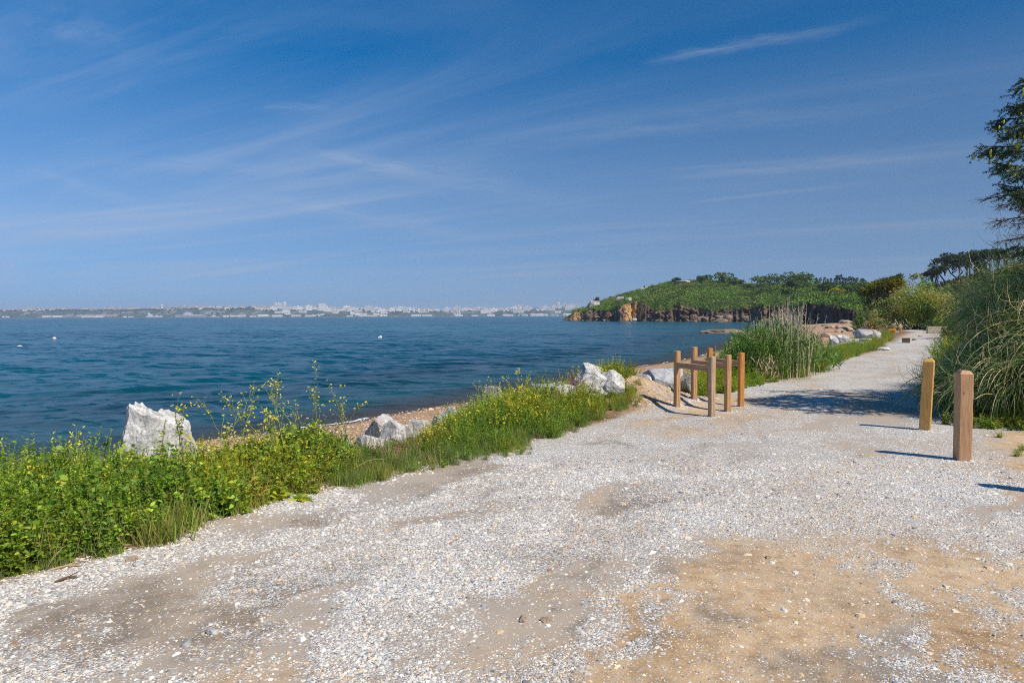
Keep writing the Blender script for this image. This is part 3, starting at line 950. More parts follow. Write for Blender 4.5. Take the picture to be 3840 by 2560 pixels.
ac = Acc(); ac.add(np.stack([hx, hd, hzz], 2).reshape(-1, 3), Fh, np.stack([hveg, np.clip(ocher, 0, 1), earth], 2).reshape(-1, 3))
tag(ac.build('headland', m_head, smooth=True), 'green headland with broken brown cliffs across the cove', kind='structure')

# scrub: leaf sprays over the whole green slope (nobody could count it)
N = 26000
ppx = rng.uniform(2150, 3370, N); pv = 8 + 118 * rng.random(N) ** .8
sx, sd, sz_, sv, sr = headland_points(ppx, pv)
keep = (sv > .55) & (pv < 128) & ((ppx < 3030) | (pv > 6 + sr + 3))
sx, sd, sz_, ppx, pv = sx[keep], sd[keep], sz_[keep], ppx[keep], pv[keep]
tone = fbm(sx * .035, sd * .07, octv=4, seed=211); tone2 = fbm(sx * .15, sd * .15, octv=3, seed=212)
patch = fbm(sx * .05 + 40, sd * .12, octv=3, seed=213)
base = np.stack([sx, sd, sz_], 1)
k = 5
B = np.repeat(base, k, 0) + rng.normal(size=(len(base) * k, 3)) * np.array((.9, .9, .45))
hgt = np.repeat(.2 + .6 * sstep(.42, .66, tone2) * sstep(.3, .6, tone), k)
B[:, 2] += rng.random(len(B)) * hgt
cols = np.array([(.07, .12, .024), (.125, .20, .034), (.185, .285, .045), (.19, .19, .065)])
ci = np.clip((tone * 1.0 + (tone2 - .5) * .9) * 5.2 - 1.15, 0, 2.999)
lo = np.floor(ci).astype(int); fr_ = (ci - lo)[:, None]
cc = cols[lo] * (1 - fr_) + cols[np.minimum(lo + 1, 3)] * fr_
brt = sstep(.56, .66, patch)[:, None]
cc = cc * (1 - brt) + brt * np.array((.16, .28, .035))
brn = sstep(.62, .70, fbm(sx * .06, sd * .1 + 70, octv=3, seed=214))[:, None]
cc = cc * (1 - .6 * brn) + .6 * brn * np.array((.10, .075, .045))
Cc = np.repeat(cc, k, 0) * rng.uniform(.65, 1.4, (len(B), 1))
a = Acc()
dr = rng.normal(size=(len(B), 3)) * .8 + np.array((0, -.25, .55))
leaves(a, B, dr, rng.uniform(.4, .95, len(B)), rng.uniform(.25, .6, len(B)), .2, Cc, (.6, 1, .3))
tag(a.build('scrub', scrubM), 'low dark green scrub and bracken covering the headland', kind='stuff')

barkM = col_mat('bark', .9, .35, 6, .1)


def crown_cloud(a, center, lobes, n, L, W, cols, seed=0, up=.3, fill=.55, bend=.25):
    """Leaf-sized faces through the volume of several lobes; cols: list of colours mixed at random by clump."""
    r = np.random.default_rng(seed)
    lob = np.array(lobes, float)                     # x,y,z,rx,ry,rz
    vol = (lob[:, 3] * lob[:, 4] * lob[:, 5]) ** .67
    i = r.choice(len(lob), n, p=vol / vol.sum())
    u = unit(r.normal(size=(n, 3)))
    rad = r.random(n) ** (1 / 3 * (1 - fill) + .02)
    P = lob[i, :3] + u * rad[:, None] * lob[i, 3:6]
    wob = fbm(P[:, 0] * 1.3 / max(L * 6, .3), P[:, 1] * 1.3 / max(L * 6, .3), P[:, 2] * 1.3 / max(L * 6, .3), 3, seed + 5)
    keep = wob > .40
    P, u = P[keep], u[keep]; n = len(P); wob = wob[keep]
    cols = np.array(cols)
    t = np.clip((fbm(P[:, 0] / max(L * 7, .3), P[:, 1] / max(L * 7, .3), P[:, 2] / max(L * 7, .3), 2, seed + 9) - .25) * 2.0, 0, .999) * (len(cols) - 1)
    j = np.floor(t).astype(int); f = (t - j)[:, None]
    cc = (cols[j] * (1 - f) + cols[np.minimum(j + 1, len(cols) - 1)] * f) * r.uniform(.7, 1.3, (n, 1))
    d = u * .7 + r.normal(size=(n, 3)) * .6 + np.array((0, 0, up))
    leaves(a, P + np.asarray(center), d, L * r.uniform(.6, 1.4, n), W * r.uniform(.6, 1.4, n), bend, cc, (.5, 1, .1), r=r)


def limb(a, p0, p1, r0, r1, col, seed=0, k=5, wob=.12):
    r = np.random.default_rng(seed)
    p0, p1 = np.asarray(p0, float), np.asarray(p1, float)
    t = np.linspace(0, 1, k)[:, None]
    pts = p0 + (p1 - p0) * t
    pts[1:-1] += r.normal(size=(k - 2, 3)) * wob * np.linalg.norm(p1 - p0) * .5
    tube(a, pts, np.linspace(r0, r1, k), 6, col)


def place_headland(px, v, sink=.3):
    x, d, z, _, _ = headland_points(np.array([float(px)]), np.array([float(v)]))
    return np.array((x[0], d[0], z[0] - sink))


# trees one can tell apart on the headland's skyline
def make_tree(name, label, cat, loc, R, H, cols, seed, group=None, n=900, leaf=(.9, .55), trunk_h=.4, lobes=None, bark=(.09, .07, .055)):
    t = thing(name, label, cat, loc, group)
    r = random.Random(seed)
    if lobes is None:
        lobes = []
        for q in range(7):
            an = r.uniform(0, 6.28); rr_ = r.uniform(.15, .6) * R
            lobes.append((rr_ * math.cos(an), rr_ * math.sin(an), H * r.uniform(trunk_h + .1, .85), R * r.uniform(.35, .6), R * r.uniform(.35, .6), H * r.uniform(.14, .26)))
    a = Acc(); crown_cloud(a, loc, lobes, n, leaf[0], leaf[1], cols, seed)
    a.build('crown', leafM, t)
    b = Acc()
    p0 = np.asarray(loc, float)
    limb(b, p0 - np.array((0, 0, .4)), p0 + np.array((0, 0, H * .62)), .035 * H, .015 * H, bark, seed)
    for q, lb in enumerate(lobes[:6]):
        limb(b, p0 + np.array((0, 0, H * trunk_h * .7)), p0 + np.array(lb[:3]), .016 * H, .006 * H, bark, seed + q)
    b.build('trunk', barkM, t)
    return t


GREEN_D = [(.042, .08, .022), (.075, .13, .028), (.115, .19, .036)]
tn = 0
TREE_LOOKS = ['lone round tree at the headland crest left of the ridge trees', 'wide dark tree bulging over the headland crest', 'small tree in the dip of the headland ridge', 'first broad tree right of the dip in the ridge',
              'tall round tree rising highest on the right of the ridge', 'pale green tree beside the tallest ridge tree', 'dense dark tree in the middle of the ridge wood', 'low spreading tree on the slope below the middle of the ridge wood', 'rounded bush left of the headland summit']
for (px, v, R, H), lb in zip([(2640, 114, 6, 5.5), (2722, 114, 8, 7.5), (2765, 112, 6, 5), (2870, 114, 11, 7), (2945, 116, 9, 8), (2985, 110, 8, 7), (3015, 116, 9, 6), (2985, 92, 7, 5), (2535, 114, 3.0, 3.2)], TREE_LOOKS):
    make_tree('ridge_tree', lb, 'tree', place_headland(px, v), R, H, GREEN_D, 300 + tn, n=800, leaf=(1.2, .8), trunk_h=.2); tn += 1
make_tree('bush', 'small pointed bush on the rocks at the headland tip', 'bush', place_headland(2236, 60), 2.2, 7.5, GREEN_D, 330, n=300, leaf=(1.0, .6), trunk_h=.15)
for q, (px, v, R, H) in enumerate([(2880, 70, 5, 3), (3075, 70, 6, 4.5), (3150, 74, 6, 4.5), (3195, 78, 6, 4.5), (2800, 96, 6, 3), (3110, 55, 6, 3.5), (2960, 60, 5, 2.6), (3020, 84, 7, 4), (2700, 92, 6, 2.6), (3225, 66, 6, 5), (3262, 76, 7, 6), (3290, 60, 7, 6)]):
    make_tree('field_tree', 'rounded dark green tree on the slope of the headland', 'tree', place_headland(px, v), R, H, GREEN_D, 340 + q, group='trees on the headland slope', n=700, leaf=(1.1, .7), trunk_h=.12)

# row of small wind-bent conifers on the ridge
cpro = []
for sd_ in range(3):
    t = thing('conifer', 'small dark wind bent conifer in the row on the headland ridge', 'conifer', (0, 0, 0), 'row of ridge conifers')
    a = Acc(); r = np.random.default_rng(400 + sd_)
    nb = 190; hh_ = r.random(nb) ** .8
    an = r.uniform(0, 6.28, nb); rad = (1 - hh_) * 1.35 * r.uniform(.3, 1, nb) + .15
    P_ = np.stack([rad * np.cos(an) - .5 * hh_, rad * np.sin(an), .8 + hh_ * 6.2], 1)
    leaves(a, P_, np.stack([np.cos(an) - .6, np.sin(an), np.full(nb, .35)], 1), r.uniform(.7, 1.4, nb), r.uniform(.3, .5, nb), .1, np.array((.03, .055, .022)) * r.uniform(.7, 1.5, (nb, 1)), (.6, 1, .1), r=r)
    a.build('crown', scrubM, t)
    b = Acc(); tube(b, [(0, 0, -.5), (-.2, 0, 3), (-.5, 0, 6.5)], [.22, .15, .05], 5, (.06, .05, .04)); b.build('trunk', barkM, t)
    cpro.append(t)
for q, px in enumerate([3062, 3076, 3092, 3104, 3116, 3130, 3141, 3153, 3163, 3174, 3186, 3196, 3205, 3214, 3230, 3238]):
    loc = place_headland(px, 117 + random.uniform(-3, 3), -.2)
    src = cpro[q % 3]
    if q < 3: src.location = Vector(loc); src.scale = (random.uniform(.55, .7),) * 3
    else: copy_thing(src, loc, random.uniform(-.4, .4), random.uniform(.5, .75), kids=list(src.children))

# rocks
ROCK = {}


def rock(name, label, cat, center, dims, seed, mat, planes=(), ncut=9, cut=(.62, .95), sub=4, rough=.07, rotz=0.0, group=None, parent=None):
    bm = bmesh.new(); bmesh.ops.create_icosphere(bm, subdivisions=sub, radius=1.0)
    V = np.array([v.co[:] for v in bm.verts]); F = np.array([[v.index for v in f.verts] for f in bm.faces]); bm.free()
    r = np.random.default_rng(seed)
    V = V * 1.25
    pl_ = [(unit(r.normal(size=3)), r.uniform(*cut)) for _ in range(ncut)]
    pl_ += [(unit(np.array(n, float)), d) for n, d in planes]
    for n, d in pl_:
        k_ = np.maximum(V @ n - d, 0); V = V - k_[:, None] * n
    V = np.clip(V, -1.02, 1.02)
    nn = fbm(V[:, 0] * 2 + seed, V[:, 1] * 2, V[:, 2] * 2, 4, seed) - .5
    n2_ = fbm(V[:, 0] * 7 + seed, V[:, 1] * 7, V[:, 2] * 7, 3, seed + 1, .6) - .5
    V = V * (1 + rough * 1.6 * nn + rough * n2_)[:, None]
    V = V * np.array(dims) * .5
    c, s = math.cos(rotz), math.sin(rotz)
    V = np.stack([V[:, 0] * c - V[:, 1] * s, V[:, 0] * s + V[:, 1] * c, V[:, 2]], 1) + np.asarray(center)
    a = Acc(); a.add(V, F)
    ob = a.build(name, mat, parent=parent, origin=(parent.location if parent else center))
    return tag(ob, label, cat, group) if not parent else ob


rk_white = rock_mat('white_rock', (.66, .635, .60), (.22, .21, .2), (.38, .22, .11), .55, 4.0, .48)
rk_grey = rock_mat('grey_rock', (.54, .52, .50), (.18, .175, .17), (.38, .25, .14), .4, 3.4, .51)
rk_blue = rock_mat('slate_rock', (.54, .54, .55), (.2, .21, .23), (.50, .37, .24), .8, 3.0, .49)
rk_far = rock_mat('outcrop_rock', (.52, .50, .46), (.2, .18, .15), (.3, .2, .12), .4, .5, .50)
for q, (px, v, w_, h_, lb) in enumerate([(2325, 62, 5.5, 3.4, 'white outcrop low on the headland slope above the ochre cliff'), (2422, 112, 3.6, 3.6, 'pale outcrop on the left shoulder of the headland'), (2460, 114, 5, 1.8, 'flat pale outcrop beside the shoulder outcrop'),
                                       (2558, 104, 10, 3.0, 'long white outcrop near the headland summit'), (2408, 90, 4, 3, 'small white rock on the headland shoulder'), (2356, 30, 4, 3, 'small white rock above the ochre cliff'), (2300, 108, 5, 3, 'pale rock on the left skyline of the headland'),
                                       (2226, 46, 8, 6, 'grey rock stack near the headland tip')]):
    p_ = place_headland(px, v, 0)
    rock('rock_outcrop', lb, 'rock', p_ + np.array((0, 0, h_ * .28)), (w_, w_ * .8, h_), 500 + q, rk_far, sub=3, rough=.15)
# broken rocks at the foot of the cliffs
for q in range(34):
    px = random.uniform(2140, 2990); p_ = place_headland(px, random.uniform(1.5, 7), 0)
    s_ = random.uniform(1.2, 4.2)
    m_ = rk_far if random.random() < .06 else ROCK.setdefault('cliff', rock_mat('cliff_rock', (.36, .26, .18), (.10, .08, .065), (.4, .22, .09), .5, .35, .5))
    rock('cliff_boulder', 'fallen brown boulder at the foot of the headland cliffs', 'boulder', (p_[0], p_[1], max(p_[2], -1.6) + s_ * .1), (s_ * random.uniform(1, 2), s_ * 1.2, s_ * random.uniform(.6, 1)), 520 + q, m_, sub=2, rough=.2, group='boulders under the headland cliffs')
# bright yellow gorse strip on the slope
a = Acc(); r = np.random.default_rng(61)
n = 900; px = r.uniform(3095, 3168, n); vv = 52 + r.random(n) * 5 + (px - 3095) * .03
gx, gd, gz, _, _ = headland_points(px, vv)
leaves(a, np.stack([gx, gd, gz + .5 + r.random(n) * .9], 1), r.normal(size=(n, 3)) + np.array((0, -.3, .6)), r.uniform(.4, .8, n), .5, .1, np.array((.42, .36, .02)) * r.uniform(.6, 1.1, (n, 1)), (.7, 1, .4), r=r)
tag(a.build('gorse', scrubM), 'strip of bright yellow gorse in flower on the headland', kind='stuff')
# low rock spit running into the cove
a = Acc(); p_ = G(2735, 1247, SEA)
for q in range(26):
    t_ = random.random(); pp = G(2662 + 150 * t_, 1249 - 2 * t_ + random.uniform(-2, 2), SEA)
spit_t = None
rock('rock_spit', 'low brown reef of rocks breaking the water beside the reeds', 'reef', G(2740, 1247, SEA) + np.array((0, 0, -.05)), (11.5, 7, 1.3), 611, ROCK['cliff'], sub=4, rough=.35, ncut=5)
rock('reef_stone', 'pale low stone at the seaward end of the reef', 'rock', G(2672, 1247, SEA) + np.array((0, 0, .05)), (1.6, 1.2, .5), 612, rk_far, sub=3, rough=.2)
# ------------------------------------------------------------------ far shore with its town, ships and buoys
CD0, CD1 = 5000.0, 6100.0
RID = [(-900, 1174), (-500, 1172), (0, 1166), (100, 1161), (200, 1163), (300, 1161), (500, 1160), (600, 1157), (700, 1154), (900, 1152), (1000, 1152), (1100, 1153), (1200, 1154), (1300, 1158), (1450, 1162), (1600, 1163), (1750, 1161), (1900, 1158), (2000, 1154), (2100, 1151), (2200, 1149), (2500, 1147)]


def town_land(px, t):
    d = CD0 + (CD1 - CD0) * t
    zr = zat(px, ip(px, RID), CD1)
    lowf = ip(px, [(-900, .7), (700, .62), (1100, .45), (2500, .42)])
    prof = lowf * sstep(.0, .22, t - .05 * fbm(px * .01, t * 0, seed=231)) + (1 - lowf) * np.clip(t, 0, 1) ** 1.1
    prof = np.where(t < .06, t / .06 * .06, np.maximum(prof, .06))
    z = SEA - .5 + (zr - SEA) * prof
    z = np.where(t > 1, zr - (t - 1) * 260, z)
    z = z + (3.5 * (fbm(px * .02, t * 6, octv=3, seed=232) - .5)) * np.clip(t * 8, 0, 1)
    return xat(px, d), d, z


tx_ = np.linspace(-900, 2480, 420); ts_ = np.concatenate([[0, .02, .04], np.linspace(.06, 1, 40), [1.08, 1.2]])
PT, TT_ = np.meshgrid(tx_, ts_)
lx, ld, lz = town_land(PT, TT_)
ii = np.arange(lx.size).reshape(lx.shape)
Ft = np.stack([ii[:-1, :-1], ii[:-1, 1:], ii[1:, 1:], ii[1:, :-1]], 2).reshape(-1, 4)
m_, nt, out = new_mat('far_land')
tc = nt.n('ShaderNodeTexCoord'); O = tc.outputs['Object']
n1 = nt.noise(nt.mapping(O, (1, .35, 1)), .012, 6, .65)
c = nt.ramp(n1.outputs['Fac'], [(.36, (.03, .06, .04)), (.5, (.05, .085, .05)), (.6, (.18, .18, .15)), (.75, (.42, .39, .35))])
principled(nt, out, c, .9, spec=.05)
ac = Acc(); ac.add(np.stack([lx, ld, lz], 2).reshape(-1, 3), Ft)
tag(ac.build('far_shore', m_, smooth=True), 'low green far shore across the bay', kind='structure')
# woods of the far shore
n = 9000; r = np.random.default_rng(71)
px = r.uniform(-500, 2300, n); t = r.random(n) ** .8
wood = fbm(px * .012, t * 5, octv=3, seed=233) + np.interp(px, [-500, 600, 900, 1300, 2300], [.12, .08, 0, -.06, -.06])
k = wood > .55
wx_, wd_, wz_ = town_land(px[k], t[k])
a = Acc()
leaves(a, np.stack([wx_, wd_, wz_ - 1], 1), r.normal(size=(len(wx_), 3)) * .25 + np.array((0, 0, 1)), r.uniform(7, 15, len(wx_)), r.uniform(10, 24, len(wx_)), 0, np.array((.016, .036, .018)) * r.uniform(.6, 1.5, (len(wx_), 1)), (.7, 1, .45), r=r)
tag(a.build('far_woods', scrubM), 'dark woods among the houses of the far shore', kind='stuff')

townM = col_mat('town_render', .8, .06, .1, .1)
WHT, CRM, GRY, SLT, RED = (.90, .87, .84), (.86, .79, .72), (.6, .6, .6), (.27, .28, .30), (.42, .25, .18)


def gable(a, w, d, h, rh, col, roof, x=0, y=0):
    box(a, (x - w / 2, y - d / 2, -4), (x + w / 2, y + d / 2, h), col)
    V = [(x - w / 2 - .4, y - d / 2 - .4, h + .02), (x + w / 2 + .4, y - d / 2 - .4, h + .02), (x + w / 2 + .4, y + d / 2 + .4, h + .02), (x - w / 2 - .4, y + d / 2 + .4, h + .02), (x - w / 2, y, h + rh), (x + w / 2, y, h + rh)]
    a.add(V, [(0, 1, 5, 4), (2, 3, 4, 5)], roof); a.add(V, [(1, 2, 5), (3, 0, 4)], col)


def windows(a, w, d, h, rows, cols_, col=(.3, .33, .37)):
    for i in range(rows):
        z0 = h * (i + .3) / rows
        for j in range(cols_):
            x0 = -w / 2 + w * (j + .36) / cols_; x1 = -w / 2 + w * (j + .64) / cols_
            box(a, (x0, -d / 2 - .25, z0), (x1, -d / 2 - .02, z0 + h / rows * .34), col)


def proto_house(k):
    a = Acc(); r = random.Random(k)
    w, d, h = r.uniform(11, 16), 10, r.uniform(6, 8)
    col = r.choice([WHT, WHT, CRM]); gable(a, w, d, h, 4, col, SLT if k % 3 else (.30, .22, .2)); windows(a, w, d, h, 2, 3)
    box(a, (w / 2 - 2, -.6, h + 1), (w / 2 - .8, .6, h + 5), CRM)
    return a


def proto_terrace(k):
    a = Acc(); r = random.Random(k + 20); x = -24
    while x < 22:
        w = r.uniform(8, 13); h = r.uniform(9, 15); b = Acc()
        gable(a, w, 11, h, 3.5, r.choice([WHT, CRM, WHT]), r.choice([SLT, SLT, RED]), x + w / 2, r.uniform(-1.5, 1.5)); x += w + .1
    windows(a, 46, 14.5, 9, 3, 14)
    return a


def proto_slab(k):
    a = Acc(); r = random.Random(k + 40)
    w, d, h = r.uniform(34, 56), 12, r.uniform(17, 26)
    col = r.choice([WHT, WHT, CRM]); box(a, (-w / 2, -d / 2, -5), (w / 2, d / 2, h), col); windows(a, w, d, h, 6, 12)
    box(a, (-w / 2 - .3, -d / 2 - .3, h), (w / 2 + .3, d / 2 + .3, h + 1), GRY); box(a, (-4, -3, h + 1.02), (4, 3, h + 3.5), col)
    return a


def proto_shed(k):
    a = Acc(); r = random.Random(k + 60)
    w, d, h = r.uniform(55, 110), 30, r.uniform(9, 14)
    gable(a, w, d, h, 4, WHT if k % 2 else CRM, (.62, .62, .62) if k % 2 else (.42, .40, .40))
    for j in range(5): box(a, (-w / 2 + w * (j + .2) / 5, -d / 2 - .25, 0), (-w / 2 + w * (j + .55) / 5, -d / 2 - .02, h * .6), (.3, .33, .38))
    return a


def proto_tower(k):
    a = Acc(); r = random.Random(k + 80)
    w, d, h = r.uniform(20, 28), 18, r.uniform(38, 52)
    box(a, (-w / 2, -d / 2, -5), (w / 2, d / 2, h), WHT); windows(a, w, d, h, 13, 5)
    box(a, (-w / 4, -d / 4, h + .02), (w / 4, d / 4, h + 4), CRM)
    return a


KINDS = {'house': (proto_house, 6, 'small pale house', 'house'), 'terrace': (proto_terrace, 5, 'row of narrow pale town buildings', 'building'), 'slab': (proto_slab, 5, 'white apartment slab with many windows', 'building'),
         'shed': (proto_shed, 4, 'long low pale harbour shed', 'shed'), 'tower': (proto_tower, 4, 'white high rise tower block', 'tower block')}
NAMES = {'house': 'town_house', 'terrace': 'terraced_building', 'slab': 'apartment_block', 'shed': 'harbour_shed', 'tower': 'tower_block'}
GROUPS = {'house': 'houses of the town across the bay', 'terrace': 'terraces of the town across the bay', 'slab': 'apartment blocks of the town across the bay', 'shed': 'sheds along the far harbour', 'tower': 'tower blocks of the town across the bay'}
LABELS = {'house': 'small pale house on the hazy slopes of the far town', 'terrace': 'row of pale narrow buildings in the hazy far town', 'slab': 'white apartment slab in the hazy far town', 'shed': 'long low pale shed on the far waterfront', 'tower': 'white tower block standing above the far town'}
protos = {}
for kd, (fn, cnt, _, cat) in KINDS.items():
    protos[kd] = []
    for q in range(cnt):
        o = fn(q).build(NAMES[kd], townM, origin=(0, 0, 0))
        tag(o, LABELS[kd], cat, GROUPS[kd]); protos[kd].append([o, False])


def put(kd, px, t, s=1.0):
    x, d, z = town_land(np.array([float(px)]), np.array([float(t)]))
    e = random.choice(protos[kd])
    if not e[1]: o = e[0]; e[1] = True
    else: o = e[0].copy(); C.objects.link(o)
    o.location = (x[0], d[0], max(z[0], SEA + .5)); o.rotation_euler = (0, 0, -math.atan2(x[0], d[0]) + random.uniform(-.35, .35)); o.scale = (s, s, s * random.uniform(.85, 1.15))


tr = random.Random(5); random.seed(12)
for q in range(190):                                     # dense town, right half
    px = tr.uniform(960, 2170); t = tr.random() ** .75
    put('terrace' if tr.random() < .62 else 'slab', px, .04 + .94 * t, tr.uniform(.9, 1.5))
for q in range(70):                                      # houses thinning out to the left
    px = tr.choice([tr.uniform(300, 1100), tr.uniform(650, 1400), tr.uniform(1300, 2170)])
    put('house', px, tr.choice([tr.uniform(.75, 1.0), tr.uniform(.3, 1)]), tr.uniform(1.4, 2.4))
for q in range(56):                                      # white roofs along the left crest
    px = tr.choice([tr.uniform(18, 90), tr.uniform(110, 160), tr.uniform(270, 480), tr.uniform(500, 700), tr.uniform(690, 1000), tr.uniform(690, 1000)])
    put('terrace', px, tr.uniform(.86, 1.0), tr.uniform(.7, 1.1))
for q in range(40):                                      # scattered houses on the left slopes
    put('house', tr.uniform(0, 720), tr.uniform(.55, 1.0), tr.uniform(1.3, 2.2))
for px, t in [(5, .03), (185, .06), (215, .05), (330, .03), (372, .03), (480, .03), (860, .035), (905, .04), (955, .03), (985, .05), (1040, .03), (1110, .04), (1160, .03), (1185, .06), (1370, .04), (1400, .03), (1560, .03), (1600, .045), (1720, .03), (1780, .04), (1840, .03), (1905, .03), (1960, .045), (2010, .03), (2080, .03), (2130, .04), (112, .32), (150, .28), (100, .3)]:
    put('shed', px, t, tr.uniform(.6, 1.0))
for px, t, s in [(1035, .9, .9), (1046, .92, .95), (1053, .9, .85), (1069, .95, .95), (1526, .32, .75), (1538, .34, .7), (1552, .33, .72), (1571, .32, .68), (1605, .5, .5), (1613, .5, .55), (1726, .6, .6), (1660, .5, .45), (2046, .7, .6), (2093, .8, .95), (2070, .6, .6), (1985, .7, .5), (1908, .55, .5), (2130, .7, .55)]:
    put('tower', px, t, s)
for kd in protos:
    for o, used in protos[kd]:
        if not used: bpy.data.objects.remove(o)

# old fortress walls, water tower, lattice mast
stoneM = col_mat('pale_stone', .85, .15, .05, .1)


def fort(px0, px1, t, h, label):
    x0, d, z0 = town_land(np.array([px0, px1, (px0 + px1) / 2]), np.array([t, t, t]))
    o = thing('fortress_wall', label, 'wall', (x0[2], d[2], z0.min()))
    L = x0[1] - x0[0]; a = Acc()
    box(a, (-L / 2, -6, -6), (L / 2, 6, h), (.56, .5, .46), at=(x0[2], d[2], z0.min()))
    a.build('rampart', stoneM, o)
    b = Acc()
    for q in range(int(L / 14)):
        xx = -L / 2 + 7 + q * 14; box(b, (xx - 4, -6.4, h + .03), (xx + 4, -3.4, h + 2.5), (.5, .45, .42), at=(x0[2], d[2], z0.min()))
    b.build('parapet', stoneM, o)


fort(335, 478, .45, 17, 'long pale fortress wall on the left of the far shore')
fort(592, 655, .30, 14, 'short pale fortress wall below the white tower')
fort(668, 865, .5, 13, 'low pale rampart behind the grey warship')
fort(290, 440, .08, 12, 'pale grey sea wall low on the far shore')
x, d, z = [v[0] for v in town_land(np.array([607.]), np.array([.5]))]
o = thing('water_tower', 'white cylindrical tower above the short fortress wall', 'tower', (x, d, z))
a = Acc(); tube(a, [(x, d, z - 5), (x, d, z + 20), (x, d, z + 34)], [9, 8, 8], 14, (.85, .84, .82)); a.build('shaft', townM, o)
b = Acc(); tube(b, [(x, d, z + 34.1), (x, d, z + 36), (x, d, z + 40)], [10, 10, 5], 14, (.8, .8, .8)); b.build('tank', townM, o)
x, d, z = [v[0] for v in town_land(np.array([692.]), np.array([.95]))]
o = thing('water_tower', 'round headed white water tower on the far crest', 'tower', (x, d, z))
a = Acc(); tube(a, [(x, d, z - 5), (x, d, z + 14)], [3, 3], 10, (.8, .8, .8)); a.build('shaft', townM, o)
b = Acc(); tube(b, [(x, d, z + 14), (x, d, z + 18), (x, d, z + 24), (x, d, z + 26)], [3, 9, 9, 4], 14, (.85, .85, .85)); b.build('tank', townM, o)


def mast(px, t, h, w, label):
    x, d, z = [v[0] for v in town_land(np.array([float(px)]), np.array([t]))]
    a = Acc()
    for sx_, sy_ in ((-1, -1), (1, -1), (1, 1), (-1, 1)):
        tube(a, [(x + sx_ * w, d + sy_ * w, z - 5), (x + sx_ * w * .15, d + sy_ * w * .15, z + h)], [1.1, .5], 4, (.45, .42, .42))
    for q in range(12):
        f = q / 12; ww = w * (1 - .85 * f); zz = z + h * f
        for (ax, ay), (bx, by) in (((-1, -1), (1, -1)), ((1, -1), (1, 1)), ((1, 1), (-1, 1)), ((-1, 1), (-1, -1))):
            tube(a, [(x + ax * ww, d + ay * ww, zz), (x + bx * ww, d + by * ww, zz + h / 14)], [.5, .5], 3, (.5, .46, .46), cap=False)
    tag(a.build('lattice_mast', townM, origin=(x, d, z)), label, 'mast')


mast(627, .7, 75, 7, 'tall thin lattice mast right of the white tower')
mast(1212, .6, 55, 6, 'dark lattice mast over the middle of the far town')
mast(2180, .8, 42, 5, 'lattice mast near the headland tip in the far town')
# tower crane over the town centre
x, d, z = [v[0] for v in town_land(np.array([1560.]), np.array([.36]))]
o = thing('tower_crane', 'thin tower crane with long jib above the far tower blocks', 'crane', (x, d, z))
a = Acc(); box(a, (-1.4, -1.4, 0), (1.4, 1.4, 62), (.6, .55, .5), at=(x, d, z)); a.build('mast', townM, o)
b = Acc(); box(b, (-22, -1, 62.1), (38, 1, 64), (.6, .55, .5), at=(x, d, z)); box(b, (-22, -1.8, 59), (-17, 1.8, 62), (.4, .4, .4), at=(x, d, z)); b.build('jib', townM, o)

shipM = col_mat('ship_paint', .6, .05, .05, .2)


def ship(px, d, L, beam, fb, cols, label, sup, name='warship', masts=(), bow=1, extra=None):
    x = float(xat(px, d)); loc = (x, d, SEA)
    o = thing(name, label, 'ship', loc, rotz=-math.atan2(x, d))
    K = 13; a = Acc()
    st = np.linspace(-L / 2, L / 2, K)
    rows = []
    for s_ in st:
        f = (s_ / L + .5)
        if bow < 0: f = 1 - f
        hb = beam / 2 * (1 if f < .7 else max(.03, 1 - ((f - .7) / .3) ** 2)); sh = fb * (1 + .35 * max(0, (f - .6) / .4))
        fl = .72
        rows.append([(s_, -hb, sh), (s_, -hb * fl, -1.5), (s_, hb * fl, -1.5), (s_, hb, sh)])
    V = np.array(rows).reshape(-1, 3); F = []
    for k in range(K - 1):
        for j in range(4):
            j2 = (j + 1) % 4; F.append((k * 4 + j, k * 4 + j2, k * 4 + 4 + j2, k * 4 + 4 + j))
    F += [(0, 1, 2, 3), ((K - 1) * 4, (K - 1) * 4 + 1, (K - 1) * 4 + 2, (K - 1) * 4 + 3)]
    a.add(V + np.array(loc), F, cols[0])
    h = a.build('hull', shipM, o)
    b = Acc()
    for (x0, x1, y0, y1, z0, z1) in sup: box(b, (x0, y0, z0), (x1, y1, z1), cols[1], at=loc)
    b.build('superstructure', shipM, o)
    for (mx, mz, mh, mw) in masts:
        c_ = Acc(); tube(c_, [(loc[0] + mx, loc[1], loc[2] + mz), (loc[0] + mx, loc[1], loc[2] + mz + mh)], [mw, mw * .4], 6, cols[1])
        tube(c_, [(loc[0] + mx - mw * 3, loc[1], loc[2] + mz + mh * .7), (loc[0] + mx + mw * 3, loc[1], loc[2] + mz + mh * .7)], [mw * .5, mw * .5], 4, cols[1]); c_.build('mast', shipM, o)
    if extra:
        for (ex, ez, er) in extra:
            c_ = Acc(); tube(c_, [(loc[0] + ex, loc[1], loc[2] + ez), (loc[0] + ex, loc[1], loc[2] + ez + er * .5), (loc[0] + ex, loc[1], loc[2] + ez + er * 1.5), (loc[0] + ex, loc[1], loc[2] + ez + er * 2)], [er * .5, er, er * .9, er * .2], 12, (.85, .85, .85)); c_.build('radome', shipM, o)
    return o


